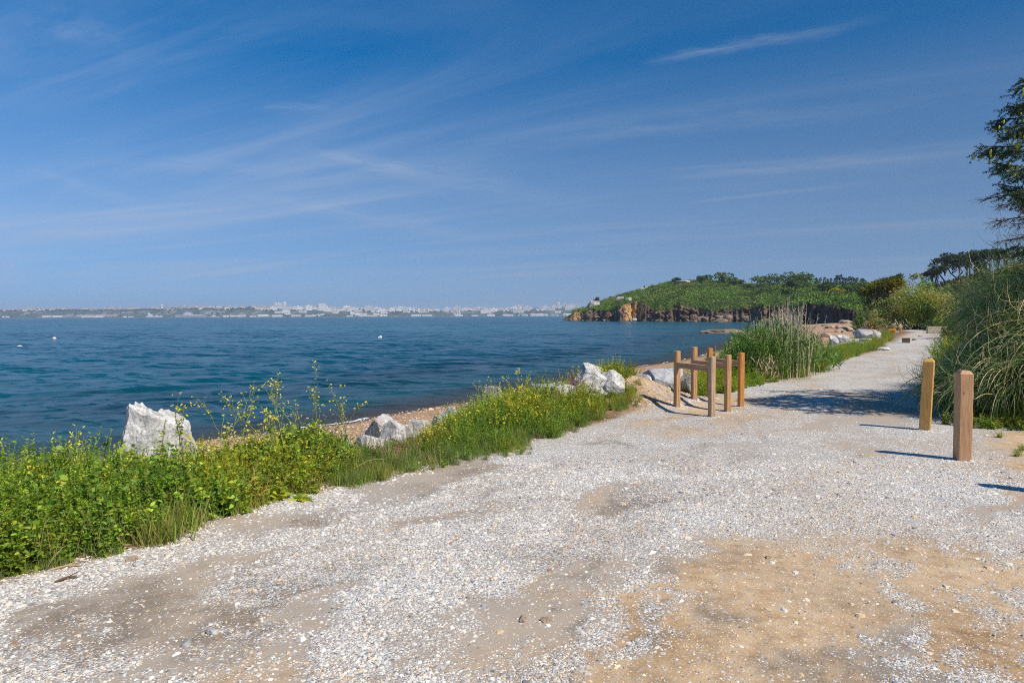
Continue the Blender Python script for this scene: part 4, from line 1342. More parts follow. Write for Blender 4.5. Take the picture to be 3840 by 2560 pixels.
ship(718, 4750, 200, 34, 15, ((.47, .47, .50), (.5, .5, .53)), 'large grey warship with flat deck moored at the far shore', [(-52, 10, -6, 10, 15.02, 28), (-40, -5, -5, 8, 28.02, 36), (10.1, 70, -4, 8, 15.02, 19)], masts=((-28, 36, 15, 1.4), (0, 28, 12, 1.2), (82, 15, 12, 1)), bow=-1)
ship(578, 4750, 105, 16, 9, ((.5, .5, .53), (.72, .71, .70)), 'pale ship with a white round radome in the far harbour', [(-40, -8, -5, 5, 9.02, 17), (-25, -14, -4, 4, 17.02, 23), (8, 28, -4, 4, 9.02, 14)], name='naval_ship', masts=((18, 14, 13, 1.2), (-6, 9, 16, 1.2)), extra=((-32, 17, 7),))
ship(802, 4780, 70, 12, 6, ((.5, .5, .52), (.6, .6, .62)), 'small grey ship behind the stern of the large warship', [(-14, 14, -4, 4, 6.02, 13), (-6, 4, -3, 3, 13.02, 17)], masts=((0, 17, 12, 1),))
ship(1305, 4700, 26, 7, 4, ((.78, .78, .78), (.8, .8, .8)), 'small white ferry crossing before the far town', [(-8, 7, -2.5, 2.5, 4.02, 8), (0, 5, -2, 2, 8.02, 10)], name='ferry', masts=((2, 10, 5, .4),))
# yachts with sails, tiny
for q, (px, s_) in enumerate([(625 * 1.0 + 690, 1.0), (1095, .8), (1320, 1.1)]):
    d = 4300; x = float(xat(px, d)); loc = np.array((x, d, SEA))
    o = thing('sailing_boat', ['white sailing boat below the middle of the far town', 'smallest white sailing boat left of the ferry', 'white sailing boat right of the ferry'][q], 'boat', loc)
    a = Acc(); a.add(np.array([(-6, -1.5, 1.5), (5, -1.5, 1.6), (8, 0, 1.9), (5, 1.5, 1.6), (-6, 1.5, 1.5), (-5, -.8, -.5), (5, -.7, -.5), (6.5, 0, -.5), (5, .7, -.5), (-5, .8, -.5)]) * s_ + loc, [(0, 1, 6, 5), (1, 2, 7, 6), (2, 3, 8, 7), (3, 4, 9, 8), (4, 0, 5, 9)], (.8, .8, .8))
    a.add(np.array([(-6, -1.5, 1.5), (5, -1.5, 1.6), (8, 0, 1.9), (5, 1.5, 1.6), (-6, 1.5, 1.5)]) * s_ + loc, [(0, 1, 3, 4)], (.7, .68, .62)); a.build('hull', shipM, o)
    b = Acc(); b.add(np.array([(-5, .15, 2.5), (1.2, .15, 2.5), (1.4, .15, 16)]) * s_ + loc, [(0, 1, 2)], (.85, .85, .85)); b.add(np.array([(1.9, .1, 2.2), (7, .1, 2.4), (1.7, .1, 14)]) * s_ + loc, [(0, 1, 2)], (.85, .85, .85)); b.build('sail', shipM, o)
    c_ = Acc(); tube(c_, [loc + np.array((1.5, 0, 1)) * s_, loc + np.array((1.5, 0, 16.5)) * s_], [.15, .1], 5, (.6, .6, .6)); c_.build('mast', shipM, o)

# mooring buoys
buoyM = col_mat('buoy_plastic', .45, .06, 5, .4)


def buoy(px, py, R, label, flat=.8, ring=True):
    loc = G(px, py, SEA); o = thing('mooring_buoy', label, 'buoy', loc)
    a = Acc(); prof = np.linspace(-1, 1, 9)
    tube(a, [loc + np.array((0, 0, R * flat * (.45 + p_))) for p_ in prof], [max(.04, math.sqrt(max(0, 1 - p_ * p_))) * R for p_ in prof], 16, (.82, .81, .80)); a.build('float', buoyM, o)
    b = Acc(); tube(b, [loc + np.array((0, 0, R * flat * .02)), loc + np.array((0, 0, R * flat * .12)), loc + np.array((0, 0, R * flat * .22))], [R * 1.02, R * 1.06, R * 1.03], 16, (.50, .22, .18) if ring else (.5, .5, .5)); b.build('band', buoyM, o)
    c_ = Acc(); tube(c_, [loc + np.array((0, 0, R * flat * 1.4)), loc + np.array((0, 0, R * flat * 1.75))], [R * .12, R * .12], 8, (.5, .5, .5)); c_.build('eye', buoyM, o)


buoy(204, 1271, .27, 'white mooring buoy with a reddish band near the left edge of the bay')
buoy(1427, 1266, .22, 'white mooring buoy out in the middle of the bay', 1.0, False)
buoy(1420, 1267, .13, 'tiny white pick up float beside the middle buoy', 1.0, False)
buoy(74, 1298, .26, 'low flat white float nearest the left edge of the bay', .3, False)
# ------------------------------------------------------------------ verge plants
herbM = leaf_mat('herb_leaves', .38, .5, .35)
stemM = col_mat('stems', .7, .2, 20, .2)
petalM = leaf_mat('petals', .3, .6, .2)
EDGE = [(-700, 2440), (0, 2190), (490, 2063), (751, 1982), (1110, 1860), (1535, 1782), (1731, 1712), (2106, 1623), (2384, 1545), (2759, 1460), (2900, 1427), (3030, 1392), (3151, 1349), (3300, 1309), (3365, 1262), (3405, 1247)]


def edge(px):
    """World points of the plants' front line along the track, with the seaward normal."""
    px = np.atleast_1d(np.asarray(px, float))
    def p(q):
        py = ip(q, EDGE); c = np.array(CAMR)
        u = (q - 1920) / FPX; v = (1280 - py) / FPX
        dx = c[0, 0] * u + c[0, 1] * v - c[0, 2]; dy = c[1, 0] * u + c[1, 1] * v - c[1, 2]; dz = c[2, 0] * u + c[2, 1] * v - c[2, 2]
        t = -CAM_H / dz
        return np.stack([dx * t, dy * t], 1)
    a, b = p(px - 60), p(px + 60)
    d = unit(b - a)
    return p(px), np.stack([-d[:, 1], d[:, 0]], 1)


def band(n, px0, px1, s0, s1, r, power=1.0):
    """n plants whose feet stand s0..s1 metres behind the front line and are seen between px0 and px1."""
    out_ = []; got = 0
    while got < n:
        P, q, s = _band(n, px0, px1 + 900, s0, s1, r, power)
        k = (q > px0) & (q < px1)
        out_.append((P[k], q[k], s[k])); got += int(k.sum())
    return tuple(np.concatenate([o[i] for o in out_])[:n] for i in range(3))


def _band(n, px0, px1, s0, s1, r, power=1.0):
    px = r.uniform(px0, px1, n); s = s0 + (s1 - s0) * r.random(n) ** power
    P, N = edge(px)
    s = s + .55 * (fbm(px * .012, px * 0, octv=3, seed=97) - .42) * np.clip(P[:, 1] / 6, .7, 2)
    P = P + N * s[:, None]
    return np.concatenate([P, height(P[:, 0], P[:, 1])[:, None]], 1), 1920 + FPX * P[:, 0] / P[:, 1], s


def curve_stem(p0, d0, L, bend, K):
    t = np.linspace(0, 1, K)[:, None]
    return np.asarray(p0) + unit(np.asarray(d0, float)) * L * t + np.array((0, 0, -1.0)) * bend * L * t ** 2


def proto_beet(seed, H=.5, nst=7, leafL=.085, cols=((.34, .42, .045), (.22, .34, .04), (.11, .21, .03)), spread=.55):
    """Bushy plant: leaning stems carrying broad pointed leaves."""
    r = np.random.default_rng(seed); a = Acc()
    cols = np.array(cols)
    for k in range(nst):
        an = r.uniform(0, 6.28); lean = r.uniform(.15, 1) * spread
        d = (math.cos(an) * lean, math.sin(an) * lean, 1); L = H * r.uniform(.6, 1.1)
        pts = curve_stem((r.normal(0, .03), r.normal(0, .03), -.03), d, L, .22 * lean, 6)
        sc_ = (.30, .30, .08) if r.random() < .7 else (.25, .12, .06)
        ribbons(a, pts[None], np.linspace(.009, .004, 6)[None], unit(r.normal(size=(1, 3))), np.array([sc_]))
        nl = int(r.integers(11, 17)); t = np.sort(r.random(nl)) * .95 + .05
        B = np.stack([np.interp(t, np.linspace(0, 1, 6), pts[:, i]) for i in range(3)], 1)
        la = r.uniform(0, 6.28, nl)
        dr = np.stack([np.cos(la), np.sin(la), r.uniform(.1, .9, nl)], 1)
        s_ = leafL * (1.25 - .65 * t) * r.uniform(.7, 1.3, nl)
        cc = cols[r.integers(0, len(cols), nl)] * r.uniform(.75, 1.3, (nl, 1))
        leaves(a, B, dr, s_, s_ * r.uniform(.38, .6, nl), r.uniform(.1, .6, nl), cc, (.3, 1, .8, .05), r=r)
    return a.arrays()


def proto_feather(seed, H=.55, nst=9, cols=((.40, .43, .05), (.29, .37, .04), (.19, .29, .04)), bit=.026, spread=.7, dens=46):
    """Upright wands set with tiny seed-like leaves."""
    r = np.random.default_rng(seed); a = Acc(); cols = np.array(cols)
    for k in range(nst):
        an = r.uniform(0, 6.28); lean = r.uniform(.1, 1) * spread
        L = H * r.uniform(.55, 1.15)
        pts = curve_stem((r.normal(0, .04), r.normal(0, .04), -.02), (math.cos(an) * lean, math.sin(an) * lean, 1), L, .3 * lean * r.random(), 7)
        c0 = cols[r.integers(0, len(cols))]
        ribbons(a, pts[None], np.linspace(.007, .002, 7)[None], unit(r.normal(size=(1, 3))), np.array([c0 * .9]))
        nl = int(dens * r.uniform(.7, 1.2)); t = r.random(nl) ** .8 * .85 + .15
        B = np.stack([np.interp(t, np.linspace(0, 1, 7), pts[:, i]) for i in range(3)], 1)
        la = r.uniform(0, 6.28, nl); dr = np.stack([np.cos(la), np.sin(la), r.uniform(.3, 1.4, nl)], 1)
        s_ = bit * r.uniform(.6, 1.5, nl) * (1.3 - .6 * t)
        leaves(a, B, dr, s_, s_ * .38, .2, c0 * r.uniform(.7, 1.35, (nl, 1)), (.5, 1, .1), r=r)
    return a.arrays()


def proto_grass(seed, H=.25, n=46, cols=((.16, .25, .05), (.25, .31, .08), (.33, .31, .13)), W=.006, spread=.5, R=.05, bend=.55):
    r = np.random.default_rng(seed); a = Acc(); cols = np.array(cols)
    an = r.uniform(0, 6.28, n); le = r.uniform(.1, 1, n) * spread
    B = np.stack([r.normal(0, R, n), r.normal(0, R, n), np.full(n, -.01)], 1)
    leaves(a, B, np.stack([np.cos(an) * le, np.sin(an) * le, np.ones(n)], 1), H * r.uniform(.5, 1.2, n), W * r.uniform(.7, 1.3, n), bend * r.random(n), cols[r.integers(0, len(cols), n)] * r.uniform(.7, 1.3, (n, 1)), (.9, 1, .75, .08), r=r)
    return a.arrays()


def flowers(a, P, size, r, cols=((.75, .62, .04), (.80, .70, .10))):
    """Four-petalled flowers."""
    n = len(P)
    if n == 0: return
    cols = np.array(cols)
    up = unit(r.normal(size=(n, 3)) * .6 + np.array((0, -.3, 1)))
    e1 = unit(np.cross(up, r.normal(size=(n, 3)))); e2 = np.cross(up, e1)
    for q in range(4):
        an = q * PI / 2
        d = e1 * math.cos(an) + e2 * math.sin(an) + up * .25
        leaves(a, P, d, size * r.uniform(.8, 1.2, n), size * .8, .1, cols[r.integers(0, len(cols), n)], (.4, 1, .5), r=r)


r = np.random.default_rng(101)
beets = [proto_beet(700 + q, .5) for q in range(6)]
beets_b = [proto_beet(710 + q, .36, 6, .075, ((.36, .40, .04), (.25, .34, .035), (.15, .25, .03))) for q in range(4)]
beets_d = [proto_beet(715 + q, .42, 8, .07, ((.12, .22, .035), (.085, .17, .03), (.17, .26, .045))) for q in range(4)]
feath = [proto_feather(720 + q) for q in range(5)]
feath_s = [proto_feather(728 + q, .34, 11, ((.35, .38, .045), (.23, .33, .04), (.15, .24, .03)), .022, .9, 40) for q in range(4)]
gtuft = [proto_grass(740 + q) for q in range(4)]
gtuft_f = [proto_grass(745 + q, .30, 60, ((.14, .23, .035), (.22, .29, .045), (.28, .31, .06)), .005, .8) for q in range(4)]
gdry = [proto_grass(750 + q, .34, 24, ((.40, .33, .17), (.30, .24, .10), (.24, .2, .09)), .004, .6) for q in range(3)]


def sow(acc, protos, P, r, smin, smax, tint=.25):
    k = r.integers(0, len(protos), len(P))
    for q in range(len(protos)):
        m_ = k == q; n = int(m_.sum())
        if n:
            s_ = r.uniform(smin, smax, n) if np.isscalar(smin) else (smin[m_] * r.uniform(.8, 1.2, n))
            f_ = fbm(P[m_, 0] * 1.25, P[m_, 1] * 1.25, octv=3, seed=98); s_ = s_ * (.62 + .78 * f_)
            y_ = sstep(.40, .64, fbm(P[m_, 0] * .9 + 30, P[m_, 1] * .9, octv=3, seed=99))[:, None]
            hue = np.array((.88, .96, .9)) * (1 - y_) + np.array((1.28, 1.10, .85)) * y_
            acc.place(protos[q], P[m_], r.uniform(0, 6.28, n), np.stack([s_, s_, s_ * r.uniform(.8, 1.25, n)], 1), r.uniform(1 - tint, 1 + tint, (n, 1)) * hue * r.uniform(.92, 1.08, (n, 3)))


def hump(s, w0=.35):
    """Plants grow taller behind the trampled front."""
    return .55 + .45 * sstep(0, w0 * 2, s)


# --- left bank of sea beet and wild mustard
HL = [(-700, 1.15), (0, 1.04), (300, .98), (600, .95), (900, .85), (1150, .78), (1260, .5), (1350, .32), (1450, .28), (1560, .25)]
A1 = Acc()
P_, px, s_ = band(620, -420, 1330, .06, 2.1, r, .9); hgt_ = ip(px, HL) * hump(s_)
sow(A1, beets, P_, r, hgt_ * .95, None)
P_, px, s_ = band(330, -420, 1250, .0, 1.7, r); sow(A1, beets_b, P_, r, ip(px, HL) * hump(s_) * 1.0, None)
P_, px, s_ = band(300, 300, 1500, .10, 1.9, r); sow(A1, beets_d, P_, r, ip(px, HL) * hump(s_) * 1.05, None)
P_, px, s_ = band(420, -420, 900, .25, 2.0, r); sow(A1, feath, P_, r, ip(px, HL) * hump(s_) * .95, None)
P_, px, s_ = band(170, 600, 1400, .2, 1.9, r); sow(A1, feath_s, P_, r, ip(px, HL) * hump(s_) * 1.3, None)
P_, px, s_ = band(90, -350, 1300, .3, 1.8, r); n_ = len(P_)          # long pale arching stems
t_ = np.linspace(0, 1, 8)[None, :, None]; an_ = r.uniform(0, 6.28, n_); L_ = r.uniform(.35, .8, n_)
d_ = np.stack([np.cos(an_) * .9, np.sin(an_) * .9, np.ones(n_)], 1)
pth = P_[:, None] + unit(d_)[:, None] * L_[:, None, None] * t_ + np.array((0, 0, -1.0)) * (L_ * .45)[:, None, None] * t_ ** 2
ribbons(A1, pth, np.repeat(np.linspace(.011, .004, 8)[None], n_, 0), unit(r.normal(size=(n_, 3))), np.array([(.50, .50, .20), (.58, .48, .26), (.40, .46, .12)])[r.integers(0, 3, n_)])
tag(A1.build('weeds', herbM), 'lush bank of yellow green sea beet and weeds left of the track', 'weeds', kind='stuff')
# --- middle clump of fine flowering weeds
HM = [(1400, .25), (1560, .28), (1650, .6), (1760, 1.0), (1850, 1.22), (2000, 1.3), (2150, 1.2), (2280, .95), (2400, .45)]
A2 = Acc()
P_, px, s_ = band(560, 1440, 2395, .0, 2.0, r, .85); sow(A2, feath_s, P_, r, ip(px, HM) * hump(s_, .5) * 1.15, None)
P_, px, s_ = band(330, 1480, 2390, .0, 2.0, r); sow(A2, gtuft_f, P_, r, ip(px, HM) * hump(s_, .5) * 1.3, None)
P_, px, s_ = band(240, 1500, 2380, .1, 1.8, r); sow(A2, beets_d, P_, r, ip(px, HM) * hump(s_, .5) * .75, None)
P_, px, s_ = band(60, 1500, 1800, .0, .9, r); sow(A2, beets_b, P_, r, ip(px, HM) * hump(s_, .5) * .7, None)
tag(A2.build('weeds', herbM), 'mound of fine green weeds with yellow flowers beside the white boulder', 'weeds', kind='stuff')
# --- grass along the front edge and dry stalks
A3 = Acc()
P_, px, s_ = band(300, -420, 1560, -.02, .5, r, .8); sow(A3, gtuft, P_, r, .3, .8)
P_, px, s_ = band(110, 1230, 1560, -.05, .6, r); sow(A3, gtuft, P_, r, .35, .7)
P_, px, s_ = band(220, 1600, 2400, -.12, .4, r, .8); sow(A3, gtuft, P_, r, .4, .9)
P_, px, s_ = band(26, 500, 700, -.1, .25, r); sow(A3, gtuft, P_, r, .8, 1.2)
P_, px, s_ = band(60, 1720, 1990, -.28, .05, r); sow(A3, gtuft, P_, r, .25, .5)
P_, px, s_ = band(90, -300, 2350, .0, 1.8, r); sow(A3, gdry, P_, r, .7, 1.3)
tag(A3.build('grass', herbM), 'short green and straw grass along the edge of the gravel', kind='stuff')
# --- yellow flowers loose among the weeds
A4 = Acc()
P_, px, s_ = band(300, -300, 1350, .5, 2.0, r); P_[:, 2] += ip(px, HL) * .5 * r.uniform(.6, 1.1, len(P_)); P_ = np.repeat(P_, 3, 0) + r.normal(size=(len(P_) * 3, 3)) * .02
keep_ = fbm(P_[:, 0] * 1.6, P_[:, 1] * 1.6, seed=95) > .52
flowers(A4, P_[keep_], .011, r)
P_, px, s_ = band(260, 1500, 2330, .1, 1.7, r); P_[:, 2] += ip(px, HM) * hump(s_, .5) * .40 * r.uniform(.75, 1.1, len(P_)); P_ = np.repeat(P_, 4, 0) + r.normal(size=(len(P_) * 4, 3)) * .025
keep_ = fbm(P_[:, 0] * 1.8, P_[:, 1] * 1.8, seed=96) > .52
flowers(A4, P_[keep_], .014, r)
tag(A4.build('flowers', petalM), 'small yellow flowers scattered through the weeds', 'flowers', kind='stuff')


# --- tall flowering mustard plants that stand out against the sea
def mustard(px, py_top, dist, label, seed, spread=.5, nbr=9, fl=1.0, name='mustard_plant', leafy=True):
    r = np.random.default_rng(seed)
    top = AT(px, py_top, dist); z0 = hz(top[0], top[1]); H = top[2] - z0
    loc = np.array((top[0], top[1], z0)); t_ = thing(name, label, 'plant', loc)
    a, f, g = Acc(), Acc(), Acc()
    tips = []

    def branch(p, d, L, w, lvl):
        pts = curve_stem(p, d, L, r.uniform(-.12, .12), 7); pts[1:] += r.normal(size=(6, 3)) * .012 * L
        gcol = np.array((.24, .29, .09)) * r.uniform(.8, 1.2)
        tube(a, pts, np.linspace(w, w * .5, 7), 4, gcol, cap=False)
        if lvl < 2:
            for q in range(int(r.integers(2, 5)) if lvl else max(3, int(nbr * .7))):
                u = r.uniform(.25, .9); i = min(5, int(u * 6)); pp = pts[i] + (pts[i + 1] - pts[i]) * (u * 6 - i)
                dd = unit(pts[i + 1] - pts[i]); an = r.uniform(0, 6.28)
                dd = dd * .9 + np.array((math.cos(an), math.sin(an), .35)) * r.uniform(.35, .8)
                branch(pp, dd, L * r.uniform(.3, .62) * (1.0 if lvl == 0 else .8), w * .6, lvl + 1)
        tips.append(pts[-1])
        for u in r.random(4 if lvl else 8):
            i = int(u * 5.9); 
            g_d = unit(r.normal(size=(1, 3)) + np.array((0, 0, .6)))
            leaves(g, pts[i][None], g_d, np.array([.03 * r.uniform(.6, 1.6)]), np.array([.008]), .2, gcol[None] * .8, r=r)

    an0 = r.uniform(0, 6.28)
    branch(loc + np.array((0, 0, -.03)), np.array((spread * .25 * math.cos(an0), spread * .25 * math.sin(an0), 1)), H, .0052, 0)
    for q in range(2):
        an = r.uniform(0, 6.28); branch(loc, np.array((math.cos(an) * spread, math.sin(an) * spread, 1)), H * r.uniform(.6, .9), .0045, 1)
    T = np.array(tips)
    a.build('stem', stemM, t_)
    nF = max(2, int(3.4 * fl)); FP = np.repeat(T, nF, 0) + r.normal(size=(len(T) * nF, 3)) * .022
    flowers(f, FP[r.random(len(FP)) < .75], .013, r)
    f.build('blossoms', petalM, t_)
    if leafy:
        B = loc + r.normal(size=(26, 3)) * np.array((.06, .06, 0)) + np.array((0, 0, 1)) * (r.random((26, 1)) * H * .35)
        leaves(g, B, r.normal(size=(26, 3)) + np.array((0, 0, .5)), r.uniform(.06, .13, 26), r.uniform(.02, .04, 26), .4, np.array((.10, .18, .03)) * r.uniform(.7, 1.4, (26, 1)), r=r)
    g.build('foliage', herbM, t_)
    return t_


mustard(1183, 1425, 7.3, 'tallest wild mustard with yellow flowers against the sea', 811, .75, 10)
mustard(1085, 1470, 7.1, 'open branching mustard just left of the tallest one', 812, .8, 9)
mustard(1020, 1545, 6.8, 'lower mustard with a dense spray of yellow flowers', 813, .9, 8, 1.5)
mustard(950, 1530, 7.0, 'spreading mustard with flower heads nodding left over the sea', 814, 1.0, 8, 1.3)
mustard(1305, 1455, 7.6, 'slender bare mustard stalk right of the tallest one', 815, .35, 3)
mustard(1945, 1390, 10.9, 'bushy headed mustard standing on top of the weed mound', 816, .35, 5, 2.4)
mustard(1822, 1395, 10.6, 'pale leggy mustard at the left of the weed mound', 817, .4, 5, .7)
mustard(800, 1560, 6.6, 'short mustard right of the big pale boulder', 818, .6, 7, 1.4)
mustard(660, 1590, 6.1, 'mustard with yellow buds in front of the big pale boulder', 819, .5, 6, 1.3)
mustard(60, 1715, 5.2, 'mustard sprig rising at the left edge of the weeds', 820, .6, 6)
mustard(270, 1690, 5.4, 'thin mustard left of the big pale boulder', 821, .6, 6, .8)
mustard(880, 1600, 6.9, 'small mustard between the boulder and the tall plants', 822, .7, 6, 1.0)


def leafy_stalk(px, py_top, dist, label, seed, cols, n=46, L=.06, name='sea_beet', bark=(.30, .14, .10)):
    r = np.random.default_rng(seed)
    top = AT(px, py_top, dist); z0 = hz(top[0], top[1]); H = top[2] - z0
    loc = np.array((top[0], top[1], z0)); t_ = thing(name, label, 'plant', loc)
    pts = curve_stem(loc - np.array((0, 0, .03)), (r.normal(0, .08), r.normal(0, .08), 1), H, 0, 7)
    a = Acc(); tube(a, pts, np.linspace(.007, .003, 7), 5, bark); a.build('stem', stemM, t_)
    b = Acc(); u = np.sort(r.random(n)) * .92 + .08
    B = np.stack([np.interp(u, np.linspace(0, 1, 7), pts[:, i]) for i in range(3)], 1)
    la = r.uniform(0, 6.28, n); ll = L * (1.5 - u) * r.uniform(.8, 1.3, n)
    leaves(b, B, np.stack([np.cos(la), np.sin(la), r.uniform(.2, .9, n)], 1), ll, ll * .42, r.uniform(.1, .5, n), np.array(cols)[r.integers(0, len(cols), n)] * r.uniform(.8, 1.3, (n, 1)), (.3, 1, .8, .05), r=r)
    b.build('foliage', herbM, t_)


CY = ((.40, .44, .04), (.28, .36, .04)); CG = ((.16, .26, .04), (.24, .34, .04))
leafy_stalk(572, 1560, 6.0, 'upright leafy stalk in front of the middle of the big boulder', 830, CG)
leafy_stalk(700, 1570, 6.1, 'upright leafy stalk before the right side of the big boulder', 831, CG)
leafy_stalk(480, 1640, 5.6, 'pale thick stalk left of the stalks before the boulder', 832, CY, 34, .05, bark=(.35, .38, .14))
leafy_stalk(1045, 1790, 6.0, 'bright yellow green dock plant at the front of the weeds', 833, CY, 60, .09, 'dock_plant')
leafy_stalk(1130, 1850, 6.0, 'low dock plant with broad leaves beside the gravel edge', 834, CY, 34, .10, 'dock_plant')
leafy_stalk(350, 1880, 4.9, 'broad leaved yellow green beet in the left weeds', 835, CY, 70, .10)
leafy_stalk(180, 1960, 4.6, 'broad leaved beet low in the left weeds', 836, CY, 70, .09)
# purple thistle by the pointed rock
r = np.random.default_rng(850)
for q, (px, py, ds) in enumerate([(2178, 1432, 12.2), (2142, 1438, 12.0)]):
    top = AT(px, py, ds); z0 = hz(top[0], top[1]); loc = np.array((top[0], top[1], z0))
    t_ = thing('mallow_plant', ['mallow with pink purple flowers before the pointed boulder', 'smaller purple flowered mallow left of the other mallow'][q], 'plant', loc)
    a = Acc(); pts = curve_stem(loc, (.05, 0, 1), top[2] - z0, 0, 6); tube(a, pts, np.linspace(.008, .004, 6), 5, (.2, .2, .08)); a.build('stem', stemM, t_)
    b = Acc(); n = 60; u = r.random(n) * .85; B = loc + (top - loc) * u[:, None] + r.normal(size=(n, 3)) * .09
    leaves(b, B, r.normal(size=(n, 3)) + np.array((0, 0, .4)), r.uniform(.04, .08, n), .04, .3, np.array((.12, .18, .04)) * r.uniform(.7, 1.3, (n, 1)), r=r); b.build('foliage', herbM, t_)
    c_ = Acc(); flowers(c_, top + r.normal(size=(16, 3)) * np.array((.07, .07, .06)), .03, r, ((.40, .06, .30), (.30, .05, .26))); c_.build('blossoms', petalM, t_)

# ------------------------------------------------------------------ boulders
b0 = AT(588, 1700, 7.6)
zb = hz(b0[0], b0[1])
rk_hero = rock_mat('weathered_boulder', (.70, .67, .63), (.24, .23, .22), (.36, .31, .25), .35, 4.2, .47)
top_ = AT(588, 1512, 7.6)[2]
Hb = top_ - zb + .25
cz = zb - .25 + Hb / 2
yaw = -math.atan2(b0[0], b0[1])
rock('boulder', 'big pale boulder with a slanting top standing in the left weeds', 'boulder', (b0[0], b0[1], cz), (.90, .66, Hb), 9, rk_hero,
     planes=[((-.97, -.1, .26), .80), ((.25, -.08, .96), .80), ((.93, -.15, .36), .86), ((.70, -.2, .68), .93), ((-.45, -.85, .28), .74), ((.30, -.94, .14), .62), ((-.75, .1, .66), 1.04), ((.9, -.4, -.1), .88)], ncut=5, cut=(.86, 1.0), sub=6, rough=.13, rotz=yaw)
b_ = AT(780, 1680, 8.0)
rock('boulder', 'low grey rock lying right of the big pale boulder', 'boulder', (b_[0], b_[1], hz(b_[0], b_[1]) + .12), (.62, .5, .45), 861, rk_grey, rough=.09)


def boulder(px0, px1, py0, py1, dist, label, seed, mat, deep=.8, planes=(), ncut=8, rough=.08, rotz=None, sub=4, name='boulder', group=None, sink=0.0):
    """A rock that spans px0..px1 by py0..py1 of the photo when it lies dist metres away."""
    a0, a1 = AT(px0, (py0 + py1) / 2, dist), AT(px1, (py0 + py1) / 2, dist)
    zt, zb_ = AT((px0 + px1) / 2, py0, dist)[2], AT((px0 + px1) / 2, py1, dist)[2]
    w_ = a1[0] - a0[0]; c_ = (a0 + a1) / 2
    g0 = hz(c_[0], c_[1]); zb_ = min(zb_, g0 - .03)
    return rock(name, label, 'rock', (c_[0], c_[1], (zt + zb_) / 2 - sink), (w_ * 1.04, w_ * deep, (zt - zb_) * 1.03), seed, mat, planes=planes, ncut=ncut, rough=rough, rotz=(-math.atan2(c_[0], c_[1]) if rotz is None else rotz), sub=sub, group=group)


# group of three by the beach
boulder(1376, 1500, 1546, 1650, 9.4, 'white and rust brown block leaning over its neighbours above the beach', 871, rock_mat('rust_rock', (.64, .62, .6), (.26, .2, .17), (.32, .15, .07), .9, 3.0, .46), .9, [((-.8, -.5, -.3), .62), ((.42, -.2, .88), .62), ((-.62, .1, .78), .8), ((.8, -.4, .3), .8)], 5, rough=.14)
boulder(1422, 1545, 1572, 1668, 9.1, 'white rounded boulder in the middle of the three by the beach', 872, rk_white, .8, [((-.7, -.5, .4), .7), ((.5, -.1, .86), .66)], 6, rough=.14)
boulder(1330, 1432, 1628, 1690, 8.9, 'low white rock in front of the rust brown block', 873, rk_white, .9)
boulder(1265, 1350, 1655, 1690, 8.8, 'flat pale stone left of the low white rock', 874, rk_grey, .8)
boulder(1516, 1616, 1578, 1640, 9.6, 'long white rock with orange lichen behind the weeds', 875, rk_white, .7)
boulder(1608, 1664, 1560, 1600, 9.9, 'small pale rock at the left end of the weed mound', 876, rk_grey, .9)
boulder(1655, 1715, 1532, 1570, 10.4, 'pale rock half hidden in the left of the weed mound', 877, rk_white, .9)
boulder(1806, 1882, 1455, 1495, 11.6, 'grey rounded rock behind the left of the weed mound', 878, rk_grey, .9)
boulder(1992, 2150, 1424, 1480, 12.0, 'flat grey boulder with an orange lichen spot behind the weeds', 879, rk_grey, .8, [((0, 0, 1), .75)], 6)
# pointed white boulder: two leaning wedges
boulder(2140, 2318, 1352, 1462, 12.4, 'white pointed boulder with yellow lichen on its ridge', 881, rk_white, .9, [((-.86, -.25, .44), .62), ((.52, -.15, .84), .36), ((.1, -.95, .25), .6), ((-.3, -.7, .6), .72)], 3, .16, sub=5)
boulder(2262, 2340, 1392, 1462, 12.25, 'pale slab leaning against the pointed white boulder', 882, rk_white, 1.0, [((.55, -.35, .75), .55), ((-.5, -.4, .75), .75)], 2, .09, sub=5)
boulder(2362, 2440, 1404, 1455, 13.0, 'blue grey angular rock left of the tan topped boulder', 883, rk_blue, 1.0, [((-.4, -.8, .4), .55)], 5)
boulder(2415, 2560, 1376, 1452, 13.3, 'broad boulder with a tan sloping top behind the wooden stands', 884, rk_blue, .9, [((.1, -.5, .85), .62), ((-.85, -.4, .2), .8)], 4, sub=5)
boulder(2548, 2606, 1396, 1436, 13.6, 'bright white rock seen between the wooden stand posts', 885, rk_white, .9)
boulder(2344, 2372, 1388, 1400, 44, 'small dark stone lying alone on the shingle beach', 886, rk_grey, .8)
boulder(2766, 2792, 1365, 1392, 19, 'grey stone at the foot of the reeds', 887, rk_grey, .8)
# yellow lichen and orange lichen as thin crusts on the stones
lichM = col_mat('lichen', .9, .3, 30, .1)
# far boulders left of the track
boulder(3196, 3266, 1230, 1256, 44, 'large grey slab sided boulder far along the track', 891, rk_grey, 1.0, [((-.7, -.5, .5), .55), ((.2, -.4, .9), .6)], 4)
boulder(3140, 3182, 1253, 1276, 40, 'white boulder left of the flat white blocks', 892, rk_white, .9)
boulder(3112, 3145, 1258, 1290, 38, 'white rock beside the right of the reeds', 893, rk_white, .9)
boulder(3176, 3225, 1264, 1284, 38, 'flat white block with a dark hollow in its top', 894, rk_white, .8, [((0, 0, 1), .7)], 4)
boulder(3218, 3268, 1266, 1284, 38, 'flat white block at the right of the hollowed one', 895, rk_white, .8, [((0, 0, 1), .7)], 4)
boulder(3140, 3250, 1280, 1302, 36, 'long low white rock below the flat blocks', 896, rk_white, .5)
boulder(3258, 3300, 1240, 1262, 46, 'pale rock right of the large grey boulder', 897, rk_grey, .9)
